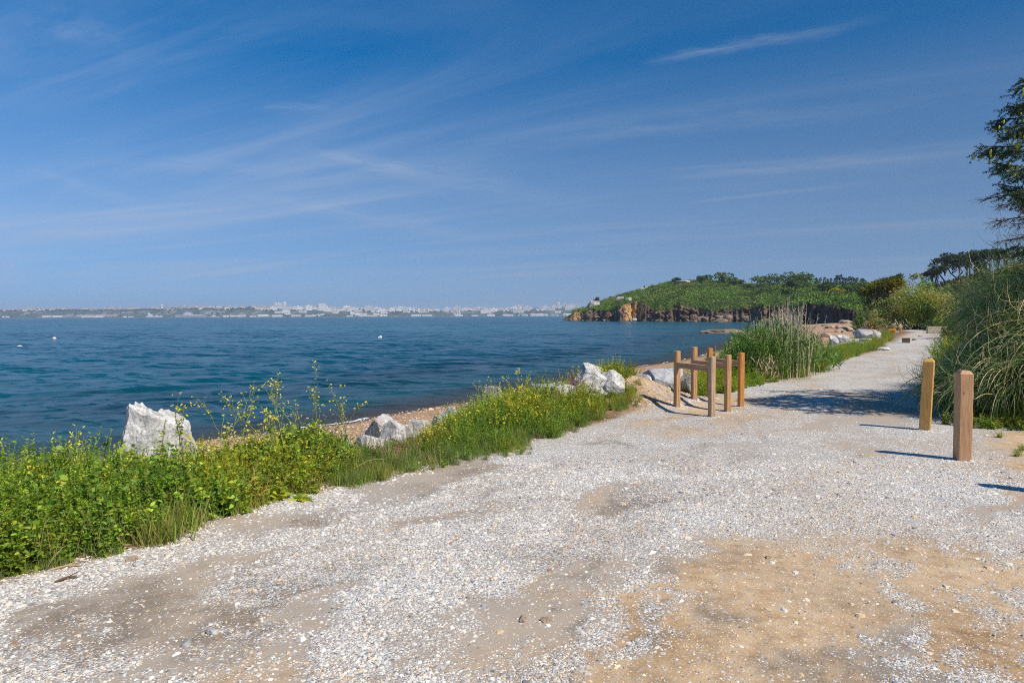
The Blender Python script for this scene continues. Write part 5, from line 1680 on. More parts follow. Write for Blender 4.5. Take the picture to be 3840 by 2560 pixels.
boulder(3258, 3330, 1300, 1322, 31, 'pale stones at the grass edge of the far track', 898, rk_white, .5, name='stone')
# rubble on the sandy cove beach
r = np.random.default_rng(66)
sm_tan = rock_mat('tan_rubble', (.52, .40, .27), (.22, .15, .10), (.4, .22, .1), .5, 1.2, .48)
for q in range(46):
    px = r.uniform(3050, 3290); py = r.uniform(1203, 1240)
    if r.random() < .6: px, py = r.uniform(3130, 3290), r.uniform(1205, 1228)
    p_ = G(px, py, -.25); p_[2] = hz(p_[0], p_[1]); ss = r.uniform(.5, 2.0) * p_[1] / 140
    if p_[1] > 225: continue
    rock('rubble_stone', 'tan stone among the rubble on the sandy cove beach', 'stone', p_ + np.array((0, 0, ss * .12)), (ss * r.uniform(.8, 1.6), ss, ss * r.uniform(.5, .9)), 900 + q, sm_tan if r.random() < .75 else rk_far, sub=2, rough=.2, group='rubble on the cove beach')
# ------------------------------------------------------------------ wooden stands and bollards
wood_pale = wood_mat('pale_oak', (.52, .355, .215), (.40, .25, .14), (.60, .44, .29))
wood_mid = wood_mat('tan_oak', (.55, .31, .14), (.38, .21, .10), (.57, .37, .21))
wood_orange = wood_mat('orange_oak', (.60, .26, .065), (.46, .175, .04), (.66, .33, .10))
wood_pink = wood_mat('pinkish_oak', (.52, .30, .155), (.39, .20, .09), (.60, .38, .22))
wood_amber = wood_mat('amber_oak', (.64, .355, .10), (.50, .24, .055), (.70, .43, .16))
wood_old = wood_mat('weathered_wood', (.20, .14, .09), (.12, .08, .05), (.27, .2, .14))
wood_board = wood_mat('dull_boards', (.36, .29, .20), (.26, .2, .13), (.44, .36, .26))


def stand(L, R, h, mL, mR, mRail, label, lean=((0, 0), (0, 0)), hr=None):
    pl_, pr_ = G(*L), G(*R)
    v = pr_ - pl_; v[2] = 0; ln_ = float(np.linalg.norm(v)); ang = math.atan2(v[1], v[0])
    pl_ += v / ln_ * .02; 
    mid = (pl_ + pr_) / 2; mid[2] = 0
    t_ = thing('bicycle_stand', label, 'bicycle stand', mid, 'wooden bicycle stands by the track', rotz=ang)
    w = .088
    for sx, m_, hh_, le in ((-ln_ / 2, mL, h, lean[0]), (ln_ / 2, mR, hr or h, lean[1])):
        a = Acc(); timber(a, w, w, hh_, .006, 0, lean=le, z0=-.2)
        o = a.build('post', m_, None, origin=(0, 0, 0)); o.parent = t_
        o.location = (sx, 0, hz(*(mid[:2] + np.array((math.cos(ang), math.sin(ang))) * sx)))
    a = Acc(); timber(a, .098, .056, ln_ - w - .002, .004, 0, z0=.002)
    o = a.build('rail', mRail, None, origin=(0, 0, 0)); o.parent = t_
    o.location = (-ln_ / 2 + w / 2, -w / 2 + .028 + .003, h - .195); o.rotation_euler = (0, PI / 2, 0)
    return t_


stand((2537, 1533), (2667, 1560), .96, wood_mid, wood_pale, wood_pink, 'front bicycle stand of two pale oak posts and a rail, nearest the sand heap')
stand((2601, 1514), (2727, 1541), .955, wood_mid, wood_mid, wood_pink, 'middle bicycle stand between the other two, tan oak posts joined by a rail')
stand((2660, 1496), (2777, 1524), .955, wood_orange, wood_orange, wood_pink, 'rear bicycle stand with the most orange posts, closest to the reeds')


def bollard(loc, rot, h, m_, label, lean=(0, 0), stain=False):
    t_ = tag_loc = (loc[0], loc[1], hz(loc[0], loc[1]))
    a = Acc(); timber(a, .14, .14, h, .010, .036, lean=lean, z0=-.25)
    o = a.build('bollard', m_, None, origin=(0, 0, 0)); o.location = tag_loc; o.rotation_euler = (0, 0, rot)
    return tag(o, label, 'bollard', 'wooden bollards along the track')


p_ = G(3608, 1724); bollard(p_, math.radians(-8.5), 1.0, wood_pink, 'near pinkish brown wooden bollard with a chamfered head, standing at the edge of the sand')
p_ = G(3468, 1610); bollard(p_, math.radians(-35), 1.0, wood_amber, 'far amber wooden bollard in front of the pampas grass', lean=(.035, 0))
bollard((5.12, 5.92), math.radians(-12), 1.0, wood_pink, 'wooden bollard out at the right whose shadow tip lies on the gravel')

# ------------------------------------------------------------------ reeds
r = np.random.default_rng(201)
reedM = leaf_mat('reed_leaves', .3, .5, .3)
TOPG = [(2640, 1372), (2700, 1318), (2760, 1268), (2810, 1235), (2870, 1215), (2950, 1210), (3010, 1228), (3060, 1262), (3120, 1300), (3180, 1330)]
ctr = AT(2890, 1400, 18.5); rz = hz(ctr[0], ctr[1])
reed = thing('reed_clump', 'tall green reed clump with dry pale stems beside the track', 'reeds', (ctr[0], ctr[1], rz))
a = Acc(); d_ = Acc()
ns = 680
px = np.clip(r.normal(2890, 105, ns), 2665, 3150); dd = r.uniform(16.6, 20.5, ns) + np.clip(px - 2950, 0, 300) * .012
X_ = xat(px, dd); Z_ = height(X_, dd)
zt = zat(px, ip(px, TOPG), dd)
for i in range(ns):
    H = max(.35, (zt[i] - Z_[i])) * r.uniform(.65, 1.1)
    p0 = np.array((X_[i], dd[i], Z_[i] - .03))
    pts = curve_stem(p0, (r.normal(0, .13), r.normal(0, .13), 1), H, r.uniform(0, .06), 6)
    g = np.array([(.07, .14, .03), (.10, .19, .035), (.15, .24, .05)])[r.integers(0, 3)] * r.uniform(.8, 1.25)
    ribbons(a, pts[None], np.linspace(.013, .006, 6)[None], unit(r.normal(size=(1, 3))), g[None])
    nl = int(r.integers(8, 13)); u = np.sort(r.random(nl)) * .8 + .2
    B = np.stack([np.interp(u, np.linspace(0, 1, 6), pts[:, k]) for k in range(3)], 1)
    la = r.uniform(0, 6.28, nl)
    leaves(a, B, np.stack([np.cos(la) * .7, np.sin(la) * .7, r.uniform(.6, 1.8, nl)], 1), r.uniform(.22, .5, nl), r.uniform(.018, .034, nl), r.uniform(.2, .8, nl), g * r.uniform(.75, 1.35, (nl, 1)), (.6, 1, .75, .06), r=r)
a.build('foliage', reedM, reed)
nd = 250
px = np.clip(r.normal(2915, 72, nd), 2700, 3075); dd = r.uniform(17, 20.5, nd); X_ = xat(px, dd); Z_ = height(X_, dd)
DTOP = [(2690, 1330), (2750, 1255), (2800, 1215), (2850, 1180), (2900, 1150), (2960, 1128), (3020, 1130), (3060, 1165), (3110, 1250)]
for i in range(nd):
    H = (zat(px[i], ip(px[i], DTOP), dd[i]) - Z_[i]) * (r.uniform(.65, 1.0) if r.random() < .92 else 1.12)
    pts = curve_stem((X_[i], dd[i], Z_[i] - .03), (r.normal(0, .07), r.normal(0, .07), 1), H, r.uniform(0, .05), 6)
    cdry = np.array((.62, .51, .35)) * r.uniform(.7, 1.2)
    tube(d_, pts, np.linspace(.010, .004, 6), 4, cdry, cap=False)
    n = 7; u = r.uniform(.3, 1, n); B = np.stack([np.interp(u, np.linspace(0, 1, 6), pts[:, k]) for k in range(3)], 1)
    leaves(d_, B, r.normal(size=(n, 3)) * .5 + np.array((0, 0, .9)), r.uniform(.08, .26, n), .010, .4, cdry * r.uniform(.7, 1.2, (n, 1)), r=r)
# a fold of dead straw low in the front
B = np.stack([xat(r.normal(2862, 14, 160), r.normal(16.6, .25, 160)), r.normal(16.6, .25, 160), np.zeros(160)], 1); B[:, 2] = height(B[:, 0], B[:, 1]) + r.random(160) * .5
leaves(d_, B, r.normal(size=(160, 3)) * .35 + np.array((0, 0, 1)), r.uniform(.2, .5, 160), .018, .5, np.array((.48, .36, .20)) * r.uniform(.7, 1.2, (160, 1)), r=r)
d_.build('dry_stems', stemM, reed)
# single dry stalk left of the clump
p0 = AT(2676, 1330, 17); 
tag((lambda q: (tube(q, curve_stem((p0[0], p0[1], hz(p0[0], p0[1])), (.06, 0, 1), zat(2680, 1285, 17) - hz(p0[0], p0[1]), 0, 5), [.008, .007, .006, .005, .004], 5, (.5, .42, .3)), q)[1])(Acc()).build('dry_stalk', stemM, origin=(p0[0], p0[1], hz(p0[0], p0[1]))), 'lone pale dry stalk at the left of the reeds', 'stalk')

# bright weeds in front of and beside the reeds, grass down the far edge
A5 = Acc()
HR = [(2520, .5), (2620, .95), (2750, 1.15), (2850, 1.1), (2950, .9), (3100, .9), (3200, 1.0), (3330, 1.0), (3420, .7)]
P_, px, s_ = band(430, 2560, 2960, .0, 1.9, r, .9); sow(A5, feath_s, P_, r, ip(px, HR) * hump(s_, .5) * 1.35, None)
P_, px, s_ = band(240, 2560, 2960, .0, 1.9, r, .9); sow(A5, beets_b, P_, r, ip(px, HR) * hump(s_, .5) * 1.0, None)
P_, px, s_ = band(60, 2450, 2700, .3, 1.5, r); sow(A5, gtuft_f, P_, r, .6, 1.0)
tag(A5.build('weeds', herbM), 'bright green weeds in front of the reeds', 'weeds', kind='stuff')
A6 = Acc()
P_, px, s_ = band(820, 2930, 3345, -.1, 3.6, r); 
k_ = ~((px > 3120) & (px < 3290) & (s_ > 2.6))
sow(A6, gtuft_f, P_[k_], r, ip(px, HR)[k_] * 1.5, None)
P_, px, s_ = band(260, 2960, 3345, .0, 3.0, r); sow(A6, feath_s, P_, r, ip(px, HR) * 1.1, None)
P_, px, s_ = band(420, 3180, 3330, 2, 8, r); sow(A6, gtuft_f, P_, r, .8, 1.6)
tag(A6.build('grass', herbM), 'green grass along the far left edge of the track', kind='stuff')

# ------------------------------------------------------------------ pampas grass bank on the right
pampM = leaf_mat('pampas_blades', .28, .55, .3)


def blades(a, n, c, R, L0, L1, r, straw=.33, W=.013, curl=1.0, aim=None):
    an = r.uniform(0, 6.28, n)
    if aim is not None:
        an = np.where(r.random(n) < .5, aim + r.normal(0, .7, n), an)
    rad = R * np.sqrt(r.random(n)) * .55
    B = np.stack([c[0] + rad * np.cos(an + r.normal(0, .8, n)), c[1] + rad * np.sin(an + r.normal(0, .8, n)), np.zeros(n)], 1)
    B[:, 2] = height(B[:, 0], B[:, 1]) - .03
    K = 13; L = r.uniform(L0, L1, n)
    t = np.linspace(0, 1, K)[None]
    th0 = np.radians(r.uniform(50, 88, n))[:, None]; drop = np.radians(r.uniform(60, 89, n))[:, None]
    th = th0 - (th0 + drop) * (t ** r.uniform(.9, 1.6, n)[:, None])
    cu = (r.random(n) < .62)[:, None] * r.uniform(2.0, 6.5, n)[:, None] * np.where(r.random(n) < .5, 1, -1)[:, None] * curl
    th = th + cu * np.clip(t - .62, 0, 1) ** 1.1 * 2.0
    azz = an[:, None] + r.normal(0, .35, n)[:, None] * t + cu * .35 * np.clip(t - .6, 0, 1)
    seg = L[:, None] / (K - 1)
    dx = np.cos(th) * np.cos(azz) * seg; dy = np.cos(th) * np.sin(azz) * seg; dz = np.sin(th) * seg
    path = B[:, None] + np.stack([np.cumsum(dx, 1) - dx, np.cumsum(dy, 1) - dy, np.cumsum(dz, 1) - dz], 2)
    gz = height(path[:, :, 0], path[:, :, 1])
    path[:, :, 2] = np.maximum(path[:, :, 2], gz + .01 + .05 * r.random((n, 1)))
    tan = unit(np.gradient(path, axis=1))
    side = unit(np.cross(tan, unit(r.normal(size=(n, 1, 3)) * .7 + np.array((0, 0, 1.0)))))
    prof = np.array([.7, .9, 1, 1, 1, 1, .95, .9, .8, .7, .55, .35, .1])
    G3 = np.array([(.085, .17, .045), (.15, .25, .08), (.25, .315, .14)])
    col = G3[r.integers(0, 3, n)] * r.uniform(.8, 1.3, (n, 1))
    sw = r.random(n) < straw
    col[sw] = np.array((.72, .60, .35)) * r.uniform(.65, 1.25, (int(sw.sum()), 1))
    ribbons(a, path, (W * r.uniform(.6, 1.3, n))[:, None] * prof[None], side, col)


PAMPAS = [((8.05, 10.7), 2100, .85, 1.0, 1.75, 'front pampas clump above the sand, long blades trailing to the ground'), ((9.3, 10.4), 2700, 1.0, 1.6, 2.7, 'tallest pampas clump at the right edge'), ((9.2, 12.3), 1600, .8, .85, 1.5, 'pampas clump behind the far bollard'),
          ((10.3, 12.0), 2200, 1.0, 1.5, 2.5, 'high pampas clump behind the tallest front clump'), ((10.25, 14.0), 1300, .8, .7, 1.2, 'pampas clump overhanging the track in its own shadow'), ((11.5, 16.0), 1200, .8, .65, 1.1, 'grey green pampas clump leaning over the track edge'),
          ((13.2, 18.6), 1000, .8, .6, 1.0, 'low pampas clump midway along the bank'), ((15.3, 21.3), 900, .9, .55, .9, 'small pampas clump near the far end of the bank'), ((10.7, 10.5), 1800, 1.2, 1.9, 3.0, 'pampas clump mostly out at the right edge'), ((11.5, 13.8), 1600, 1.1, 1.3, 2.1, 'rear pampas clump on top of the bank')]
r = np.random.default_rng(231)
for (c_, n, R, L0, L1, lb) in PAMPAS:
    t_ = thing('pampas_grass', lb, 'grass clump', (c_[0], c_[1], hz(*c_)), 'pampas grass on the right bank')
    a = Acc(); blades(a, int(n * 1.25), c_, R, L0, L1, r, straw=0.0, aim=2.6); a.build('foliage', pampM, t_)
    a = Acc(); blades(a, int(n * .58), c_, R, L0 * .8, L1 * 1.04, r, straw=1.0, W=.013, curl=1.5, aim=2.6); a.build('dry_blades', pampM, t_)
A7 = Acc(); n = 520
ar = np.random.default_rng(232)
seg_i = ar.integers(2, 8, n); tt_ = ar.random(n)
PRa = np.array(PR); Q = PRa[seg_i] + (PRa[seg_i + 1] - PRa[seg_i]) * tt_[:, None]; Q = Q + np.array((.82, -.57)) * ar.uniform(-.1, .9, n)[:, None]
Q3 = np.concatenate([Q, height(Q[:, 0], Q[:, 1])[:, None]], 1)
k_ = Q3[:, 1] > 17
sow(A7, feath_s, Q3[k_], ar, 1.0, 2.2); sow(A7, gtuft_f, Q3[~k_], ar, .7, 1.5)
px = ar.uniform(3000, 3700, 0)
for (qx, qy, m_) in [(6.75, 9.75, 8), (7.2, 9.55, 10), (7.9, 9.25, 10), (6.6, 10.0, 5)]:
    Pq = np.stack([ar.normal(qx, .22, m_), ar.normal(qy, .08, m_), np.zeros(m_)], 1); Pq[:, 2] = height(Pq[:, 0], Pq[:, 1]); sow(A7, beets_d, Pq, ar, .35, .6); sow(A7, beets_b, Pq[:4] + np.array((.1, -.1, 0)), ar, .3, .5)
tag(A7.build('weeds', herbM), 'low green weeds at the foot of the pampas bank', 'weeds', kind='stuff')
for q, (px, py) in enumerate([(3815, 1710), (3835, 1688), (3745, 1640)]):
    p_ = G(px, py); a = Acc(); a.place(gtuft_f[q], [p_], [q], [.5]); a.place(beets_b[q], [p_], [q], [.3])
    tag(a.build('grass_tuft', herbM, origin=p_), ['small green tuft on the bare sand at the right edge', 'green tuft above the other one at the right edge', 'tiny tuft on the sand below the pampas grass'][q], 'grass tuft')

# ------------------------------------------------------------------ spruce on the right
r = np.random.default_rng(260)
SP = np.array((10.5, 10.8)); spz = hz(*SP); SPB = .5
spruce = thing('spruce_tree', 'spruce with green cones and bare lower boughs reaching in from the right', 'spruce', (SP[0], SP[1], spz))
needleM = leaf_mat('spruce_needles', .12, .6, .25)
coneM = col_mat('green_cone', .6, .35, 60, .25)
tr_ = Acc(); tube(tr_, [(SP[0], SP[1], spz - .3), (SP[0] + .03, SP[1], SPB + 2), (SP[0] - .02, SP[1], SPB + 4.5), (SP[0], SP[1], SPB + 7.4)], [.17, .14, .09, .02], 9, (.14, .10, .075)); tr_.build('trunk', barkM, spruce)
bark_a = Acc(); nee = Acc(); cone_spots = []


def brush(p0, p1, dens, Ln=.034, alive=True):
    """A twig clothed in needles."""
    n = max(4, int(dens * np.linalg.norm(p1 - p0) / .01))
    t = r.random(n); ax = unit(p1 - p0)
    u = unit(np.cross(ax, r.normal(size=(n, 3))))
    d = ax * .75 + u + np.array((0, 0, .1))
    B = p0 + (p1 - p0) * t[:, None]
    base = np.array([(.022, .052, .030), (.034, .07, .036), (.055, .10, .045)])[r.integers(0, 3, n)]
    leaves(nee, B, d, Ln * r.uniform(.7, 1.2, n), .0065, 0, base * r.uniform(.8, 1.3, (n, 1)), (.8, 1, .3), r=r)


def bough(p0, p1, live, sag=.25, w=.028, dens=1.0):
    L = np.linalg.norm(p1 - p0); K = 9
    t = np.linspace(0, 1, K)[:, None]
    pts = p0 + (p1 - p0) * t + np.array((0, 0, -1.0)) * sag * L * .55 * np.sin(PI * t) * (1 - .3 * t); pts[1:-1] += r.normal(size=(K - 2, 3)) * .012
    cbk = (.13, .095, .075) if live else (.15, .10, .08)
    tube(bark_a, pts, np.linspace(w, .005, K), 5, cbk)
    fwd = unit(p1 - p0); sidev = unit(np.cross(fwd, (0, 0, 1)))
    nb = int(L * (17 if live else 17) * dens)
    for q in range(nb):
        u = r.uniform(.22 if live else .18, 1.0); i = min(K - 2, int(u * (K - 1))); p = pts[i] + (pts[i + 1] - pts[i]) * (u * (K - 1) - i)
        s = 1 if r.random() < .5 else -1
        l = (.16 + .62 * (1 - u)) * r.uniform(.5, 1.1) * min(1, L / 2.4)
        d = fwd * r.uniform(.5, 1.0) + sidev * s * r.uniform(.4, .9) + np.array((0, 0, r.uniform(-.55, .15)))
        e = p + unit(d) * l + np.array((0, 0, -.12 * l))
        mid = (p + e) / 2 + r.normal(size=3) * .02
        tube(bark_a, [p, mid, e], [.006, .0045, .0025], 3, cbk, cap=False)
        nt_ = int(2 + l * 9)
        for k in range(nt_):
            v_ = r.uniform(.15, 1); b0_ = p + (e - p) * v_
            dd_ = unit(unit(e - p) * r.uniform(.5, 1) + r.normal(size=3) * .6 + np.array((0, 0, -.25 if live else .05)))
            b1_ = b0_ + dd_ * r.uniform(.07, .19)
            if live: brush(b0_, b1_, 3.0)
            else: tube(bark_a, [b0_, b1_], [.003, .0015], 3, cbk, cap=False)
        if live:
            brush(p, e, 2.0)
            if u > .35 and r.random() < .16: cone_spots.append(e + np.array((0, 0, -.02)))
    if live: brush(pts[-2], pts[-1] + fwd * .08, 3)


def tip(px, py, d): return AT(px + 26, py, d)


def hub(z): return np.array((SP[0], SP[1], SPB + z))


for (px, py, d, zb_, live, sag) in [(3648, 548, 10.5, 4.35, True, .16), (3700, 610, 10.2, 4.0, True, .2), (3715, 690, 10.3, 3.6, True, .25), (3706, 452, 10.6, 4.9, True, .1), (3725, 500, 10.2, 4.6, True, .18), (3760, 400, 10.5, 5.2, True, .1), (3790, 330, 10.6, 5.7, True, .05),
                                   (3810, 300, 10.3, 5.9, True, .05), (3770, 560, 9.9, 4.3, True, .2), (3780, 640, 9.8, 3.9, True, .25), (3740, 720, 9.9, 3.5, True, .3), (3800, 470, 9.9, 4.8, True, .1), (3830, 380, 10, 5.3, True, .1), (3800, 720, 9.6, 3.5, True, .2),
                                   (3682, 742, 10.4, 3.1, False, -.05), (3700, 830, 10.3, 2.75, False, -.02), (3720, 770, 10.0, 2.9, False, -.05), (3742, 900, 10.2, 2.5, False, 0), (3765, 840, 9.9, 2.6, False, 0), (3790, 790, 9.8, 2.8, False, -.05), (3780, 925, 9.9, 2.35, True, .1), (3812, 880, 9.6, 2.4, False, 0)]:
    bough(hub(zb_ if live else zb_ + .1), tip(px, py, d), live, sag)
for q in range(46):                                     # the rest of the tree, out of frame: it shades the track
    z = r.uniform(2.2, 7.1); R = (7.6 - z) / 5.4 * 2.3 + .15; an = r.uniform(-2.0, 2.0)
    bough(hub(z), hub(z) + np.array((math.cos(an) * R, math.sin(an) * R, .05 * R)), z > 2.9, .2, dens=.5)
bark_a.build('branches', barkM, spruce)
nee.build('needles', needleM, spruce)
cm = Acc(); tube(cm, [(0, 0, 0), (0, 0, -.015), (0, 0, -.04), (0, 0, -.07), (0, 0, -.09)], [.007, .016, .021, .017, .004], 8, (.46, .44, .05))
base_cone = None
ex = [tip(px, py, 10.1) for px, py in ((3690, 575), (3690, 560), (3762, 610), (3768, 625), (3788, 620), (3760, 640), (3775, 650), (3790, 650), (3806, 615), (3780, 500), (3790, 535), (3786, 540), (3794, 545), (3740, 450), (3722, 470), (3815, 445), (3835, 440), (3815, 340), (3822, 350), (3828, 368), (3835, 372), (3812, 330), (3798, 490), (3800, 520), (3812, 510), (3745, 480))]
for q, e in enumerate(ex + cone_spots[:44]):
    if base_cone is None:
        base_cone = cm.build('cone', coneM, None, origin=(0, 0, 0)); o = base_cone
    else:
        o = base_cone.copy(); C.objects.link(o)
    o.parent = spruce; o.location = Vector(e - np.array((SP[0], SP[1], spz))); s_ = random.uniform(.65, 1.0); o.scale = (s_, s_, s_)
    o.rotation_euler = (random.uniform(-.35, .35), random.uniform(-.35, .35), 0)
# ------------------------------------------------------------------ hillside shrubs and pines
OLIVE = [(.06, .07, .018), (.10, .105, .025), (.16, .15, .04)]
BROWN = [(.10, .075, .035), (.16, .11, .055), (.20, .15, .075)]
MIDG = [(.035, .065, .018), (.06, .10, .024), (.09, .13, .03)]
YELG = [(.09, .12, .02), (.15, .17, .03), (.11, .14, .025)]
DARK = [(.018, .034, .013), (.03, .052, .018), (.045, .07, .022)]
GREYG = [(.07, .085, .045), (.11, .125, .065), (.15, .15, .09)]


def shrub(name, label, cat, px, dist, topy, wpx, cols, seed, n=2600, leaf=(.28, .10), depth=.8, group=None, lobes_n=9, twig=True, low=.0, basez=None):
    x = float(xat(px, dist)); z0 = hz(x, dist) if basez is None else basez
    H = max(.6, float(zat(px, topy, dist)) - z0); R = wpx / FPX * dist / 2
    t_ = thing(name, label, cat, (x, dist, z0), group)
    r = random.Random(seed); lobes = []
    for q in range(lobes_n):
        an = r.uniform(0, 6.28); rr_ = math.sqrt(r.random()) * R * .68
        zz = H * (.28 + .42 * r.random()) * (1 - .25 * rr_ / R)
        lr = R * r.uniform(.34, .5)
        lobes.append((rr_ * math.cos(an), rr_ * math.sin(an) * depth, min(zz, H - min(lr * .8, H * .3)), lr, lr * depth, min(lr * .8, H * .3)))
    lobes.append((0, 0, H * .68, R * .5, R * .5 * depth, H * .33)); lobes.append((-R * .45, 0, H * .25, R * .5, R * .45, H * .28)); lobes.append((R * .45, 0, H * .25, R * .5, R * .45, H * .28))
    a = Acc(); crown_cloud(a, (x, dist, z0), lobes, n, leaf[0], leaf[1], [tuple(min(.6, c_ * 2.3) for c_ in q_) for q_ in cols], seed, up=.25, bend=.3)
    a.build('foliage', leafM, t_)
    b = Acc(); p0 = np.array((x, dist, z0))
    for q, lb in enumerate(lobes):
        limb(b, p0 + np.array((r.uniform(-.2, .2) * R, r.uniform(-.1, .1) * R, -.2)), p0 + np.array(lb[:3]) * np.array((1, 1, 1.1)), .03 + .008 * H, .012, (.12, .09, .065), seed + q)
        for w in range(4): limb(b, p0 + np.array(lb[:3]), p0 + np.array(lb[:3]) + np.array((r.uniform(-1, 1) * lb[3], r.uniform(-1, 1) * lb[4], r.uniform(.1, 1.1) * lb[5])), .016, .006, (.13, .10, .07), seed + q * 7 + w)
    b.build('stem', barkM, t_)
    return t_


shrub('tamarisk_bush', 'large olive tamarisk bush behind the end of the track', 'bush', 3425, 74, 1058, 345, [(.045, .07, .014), (.08, .11, .02), (.135, .15, .03), (.19, .165, .07)], 1001, 19000, (.30, .07), lobes_n=18)
shrub('bush', 'low yellow green bush beside the wooden ramp', 'bush', 3575, 66, 1165, 130, YELG, 1002, 3200, (.24, .08))
shrub('bush', 'dark green bush right of the large tamarisk', 'bush', 3625, 76, 1080, 150, [(.03, .05, .014), (.05, .08, .018), (.08, .105, .03)], 1003, 5200, (.24, .09))
shrub('bush', 'grey green shrub with pale flower heads above the pampas bank', 'bush', 3660, 40, 1115, 150, GREYG, 1004, 4200, (.18, .05))
shrub('bramble_bush', 'brown dry bramble thicket at the top of the pampas bank', 'bramble', 3745, 30, 1045, 210, BROWN, 1005, 6500, (.14, .035), lobes_n=12)
shrub('bramble_bush', 'rust brown bramble at the right edge under the spruce boughs', 'bramble', 3850, 26, 1010, 190, [(.13, .08, .04), (.19, .12, .06), (.12, .10, .04)], 1006, 5200, (.13, .035))
shrub('bush', 'olive bush high on the hill below the pines', 'bush', 3790, 74, 985, 170, OLIVE, 1007, 5200, (.34, .13))
shrub('bush', 'olive green bush at the top right corner of the hill', 'bush', 3890, 62, 955, 190, OLIVE, 1008, 4200, (.32, .12))
shrub('bush', 'rounded green bush on the hill left of the dark cypress', 'bush', 3640, 92, 1062, 110, MIDG, 1009, 3600, (.36, .14))
shrub('bush', 'pale green bush behind the dark green bush', 'bush', 3560, 110, 1066, 130, [(.06, .085, .03), (.09, .12, .04), (.12, .14, .05)], 1010, 3400, (.4, .16))
shrub('bush', 'bright green hedge like bush right of the yellow topped cypress', 'bush', 3470, 140, 1048, 130, [(.04, .08, .016), (.06, .12, .02), (.08, .14, .03)], 1011, 3200, (.5, .25), low=.1)
shrub('bush', 'dark green tree behind the left of the yellow topped cypress', 'bush', 3290, 170, 1052, 110, DARK, 1012, 3000, (.55, .28))
shrub('bush', 'olive shrub on the slope between the dark cypress and the brambles', 'bush', 3705, 62, 1062, 150, [(.07, .08, .02), (.11, .115, .03), (.14, .12, .05)], 1013, 4600, (.26, .09))
shrub('bush', 'dry tan shrub on the low cliff left of the tamarisk', 'bush', 3275, 100, 1166, 66, [(.16, .13, .07), (.21, .16, .09), (.12, .11, .05)], 1014, 2200, (.3, .08))
shrub('bush', 'small green bush at the foot of the yellow topped cypress', 'bush', 3226, 118, 1156, 60, MIDG, 1015, 1600, (.34, .14))
shrub('bush', 'dark thicket under the bushes behind the wooden ramp', 'bush', 3530, 70, 1195, 140, DARK, 1016, 2200, (.24, .06))
shrub('bush', 'green bush on the hill behind the grey green shrub', 'bush', 3610, 46, 1120, 100, MIDG, 1017, 3200, (.2, .07))
shrub('bush', 'tangled olive bush low behind the far pampas clumps', 'bush', 3590, 34, 1172, 110, OLIVE, 1018, 3000, (.16, .05))
# white flowering spray beside the low bush
p_ = AT(3606, 1168, 44); a = Acc(); r = np.random.default_rng(5)
flowers(a, p_ + r.normal(size=(150, 3)) * np.array((.42, .3, .17)), .05, r, ((.75, .76, .68), (.65, .68, .58)))
tw = thing('elder_bush', 'small bush with creamy white flower heads above the ramp', 'bush', (p_[0], p_[1], hz(p_[0], p_[1])))
a.build('blossoms', petalM, tw); b = Acc(); leaves(b, p_ + r.normal(size=(420, 3)) * np.array((.5, .4, .4)) - np.array((0, 0, .3)), r.normal(size=(420, 3)), r.uniform(.12, .25, 420), .09, .2, np.array((.06, .10, .03)) * r.uniform(.7, 1.3, (420, 1)), r=r); b.build('foliage', leafM, tw)
b = Acc(); limb(b, (p_[0], p_[1], hz(p_[0], p_[1]) - .2), p_, .06, .02, (.14, .11, .08)); b.build('stem', barkM, tw)

# leaning cypress with yellow green top and bare brown underside
x = float(xat(3330, 104)); z0 = hz(x, 104); cyp = thing('cypress_tree', 'wind swept cypress with yellow green top and bare brown branches below', 'cypress', (x, 104, z0))
px1 = 104 / FPX
lobes = []
for (px, py, wp, hp) in [(3415, 1040, 34, 14), (3390, 1052, 40, 18), (3360, 1062, 40, 18), (3330, 1066, 40, 18), (3300, 1074, 36, 16), (3275, 1084, 34, 15), (3255, 1096, 28, 12), (3380, 1072, 36, 16), (3345, 1082, 36, 14)]:
    c_ = AT(px, py, 104) - np.array((x, 104, z0)); lobes.append((c_[0], 0, c_[2], wp * px1, wp * px1 * 1.2, hp * px1))
a = Acc(); crown_cloud(a, (x, 104, z0), lobes, 9000, .62, .15, [(.06, .08, .018), (.16, .16, .02), (.34, .30, .025), (.42, .36, .035)], 1050, up=.7, bend=.2); a.build('crown', leafM, cyp)
b = Acc(); root = np.array((x, 104, z0 - .3)); r = random.Random(9)
limb(b, root, root + np.array((.5, 0, 1.6)), .28, .2, (.07, .055, .05), 3)
for q in range(130):
    lb = r.choice(lobes); e = np.array((x, 104, z0)) + np.array((lb[0] + r.uniform(-1, 1) * lb[3], r.uniform(-1.4, 1.4), lb[2] - r.uniform(.0, 1.0)))
    if q % 3 == 0: e = np.array((x + r.uniform(-4.2, 1.5), 104 + r.uniform(-1.6, 1), z0 + r.uniform(.4, 2.4)))
    limb(b, root + np.array((.4, 0, r.uniform(.4, 1.6))), e, .07, .02, (.085, .06, .055), q, 6, .2)
b.build('trunk', barkM, cyp)
# dark upright cypress on the hill
x = float(xat(3678, 108)); z0 = hz(x, 108); H = float(zat(3678, 985, 108)) - z0
t_ = thing('cypress_tree', 'dark layered evergreen standing alone on the hill', 'cypress', (x, 108, z0))
a = Acc(); crown_cloud(a, (x, 108, z0), [(random.uniform(-.3, .3), 0, H * f, 1.15 * (1.15 - .55 * f), 1.0 * (1.15 - .5 * f), H * .09) for f in np.linspace(.3, .95, 9)], 2600, .5, .2, [(.02, .038, .016), (.034, .058, .022), (.05, .08, .028)], 1060, up=.1); a.build('crown', leafM, t_)
b = Acc(); limb(b, (x, 108, z0 - .3), (x, 108, z0 + H * .95), .18, .04, (.07, .055, .045)); b.build('trunk', barkM, t_)

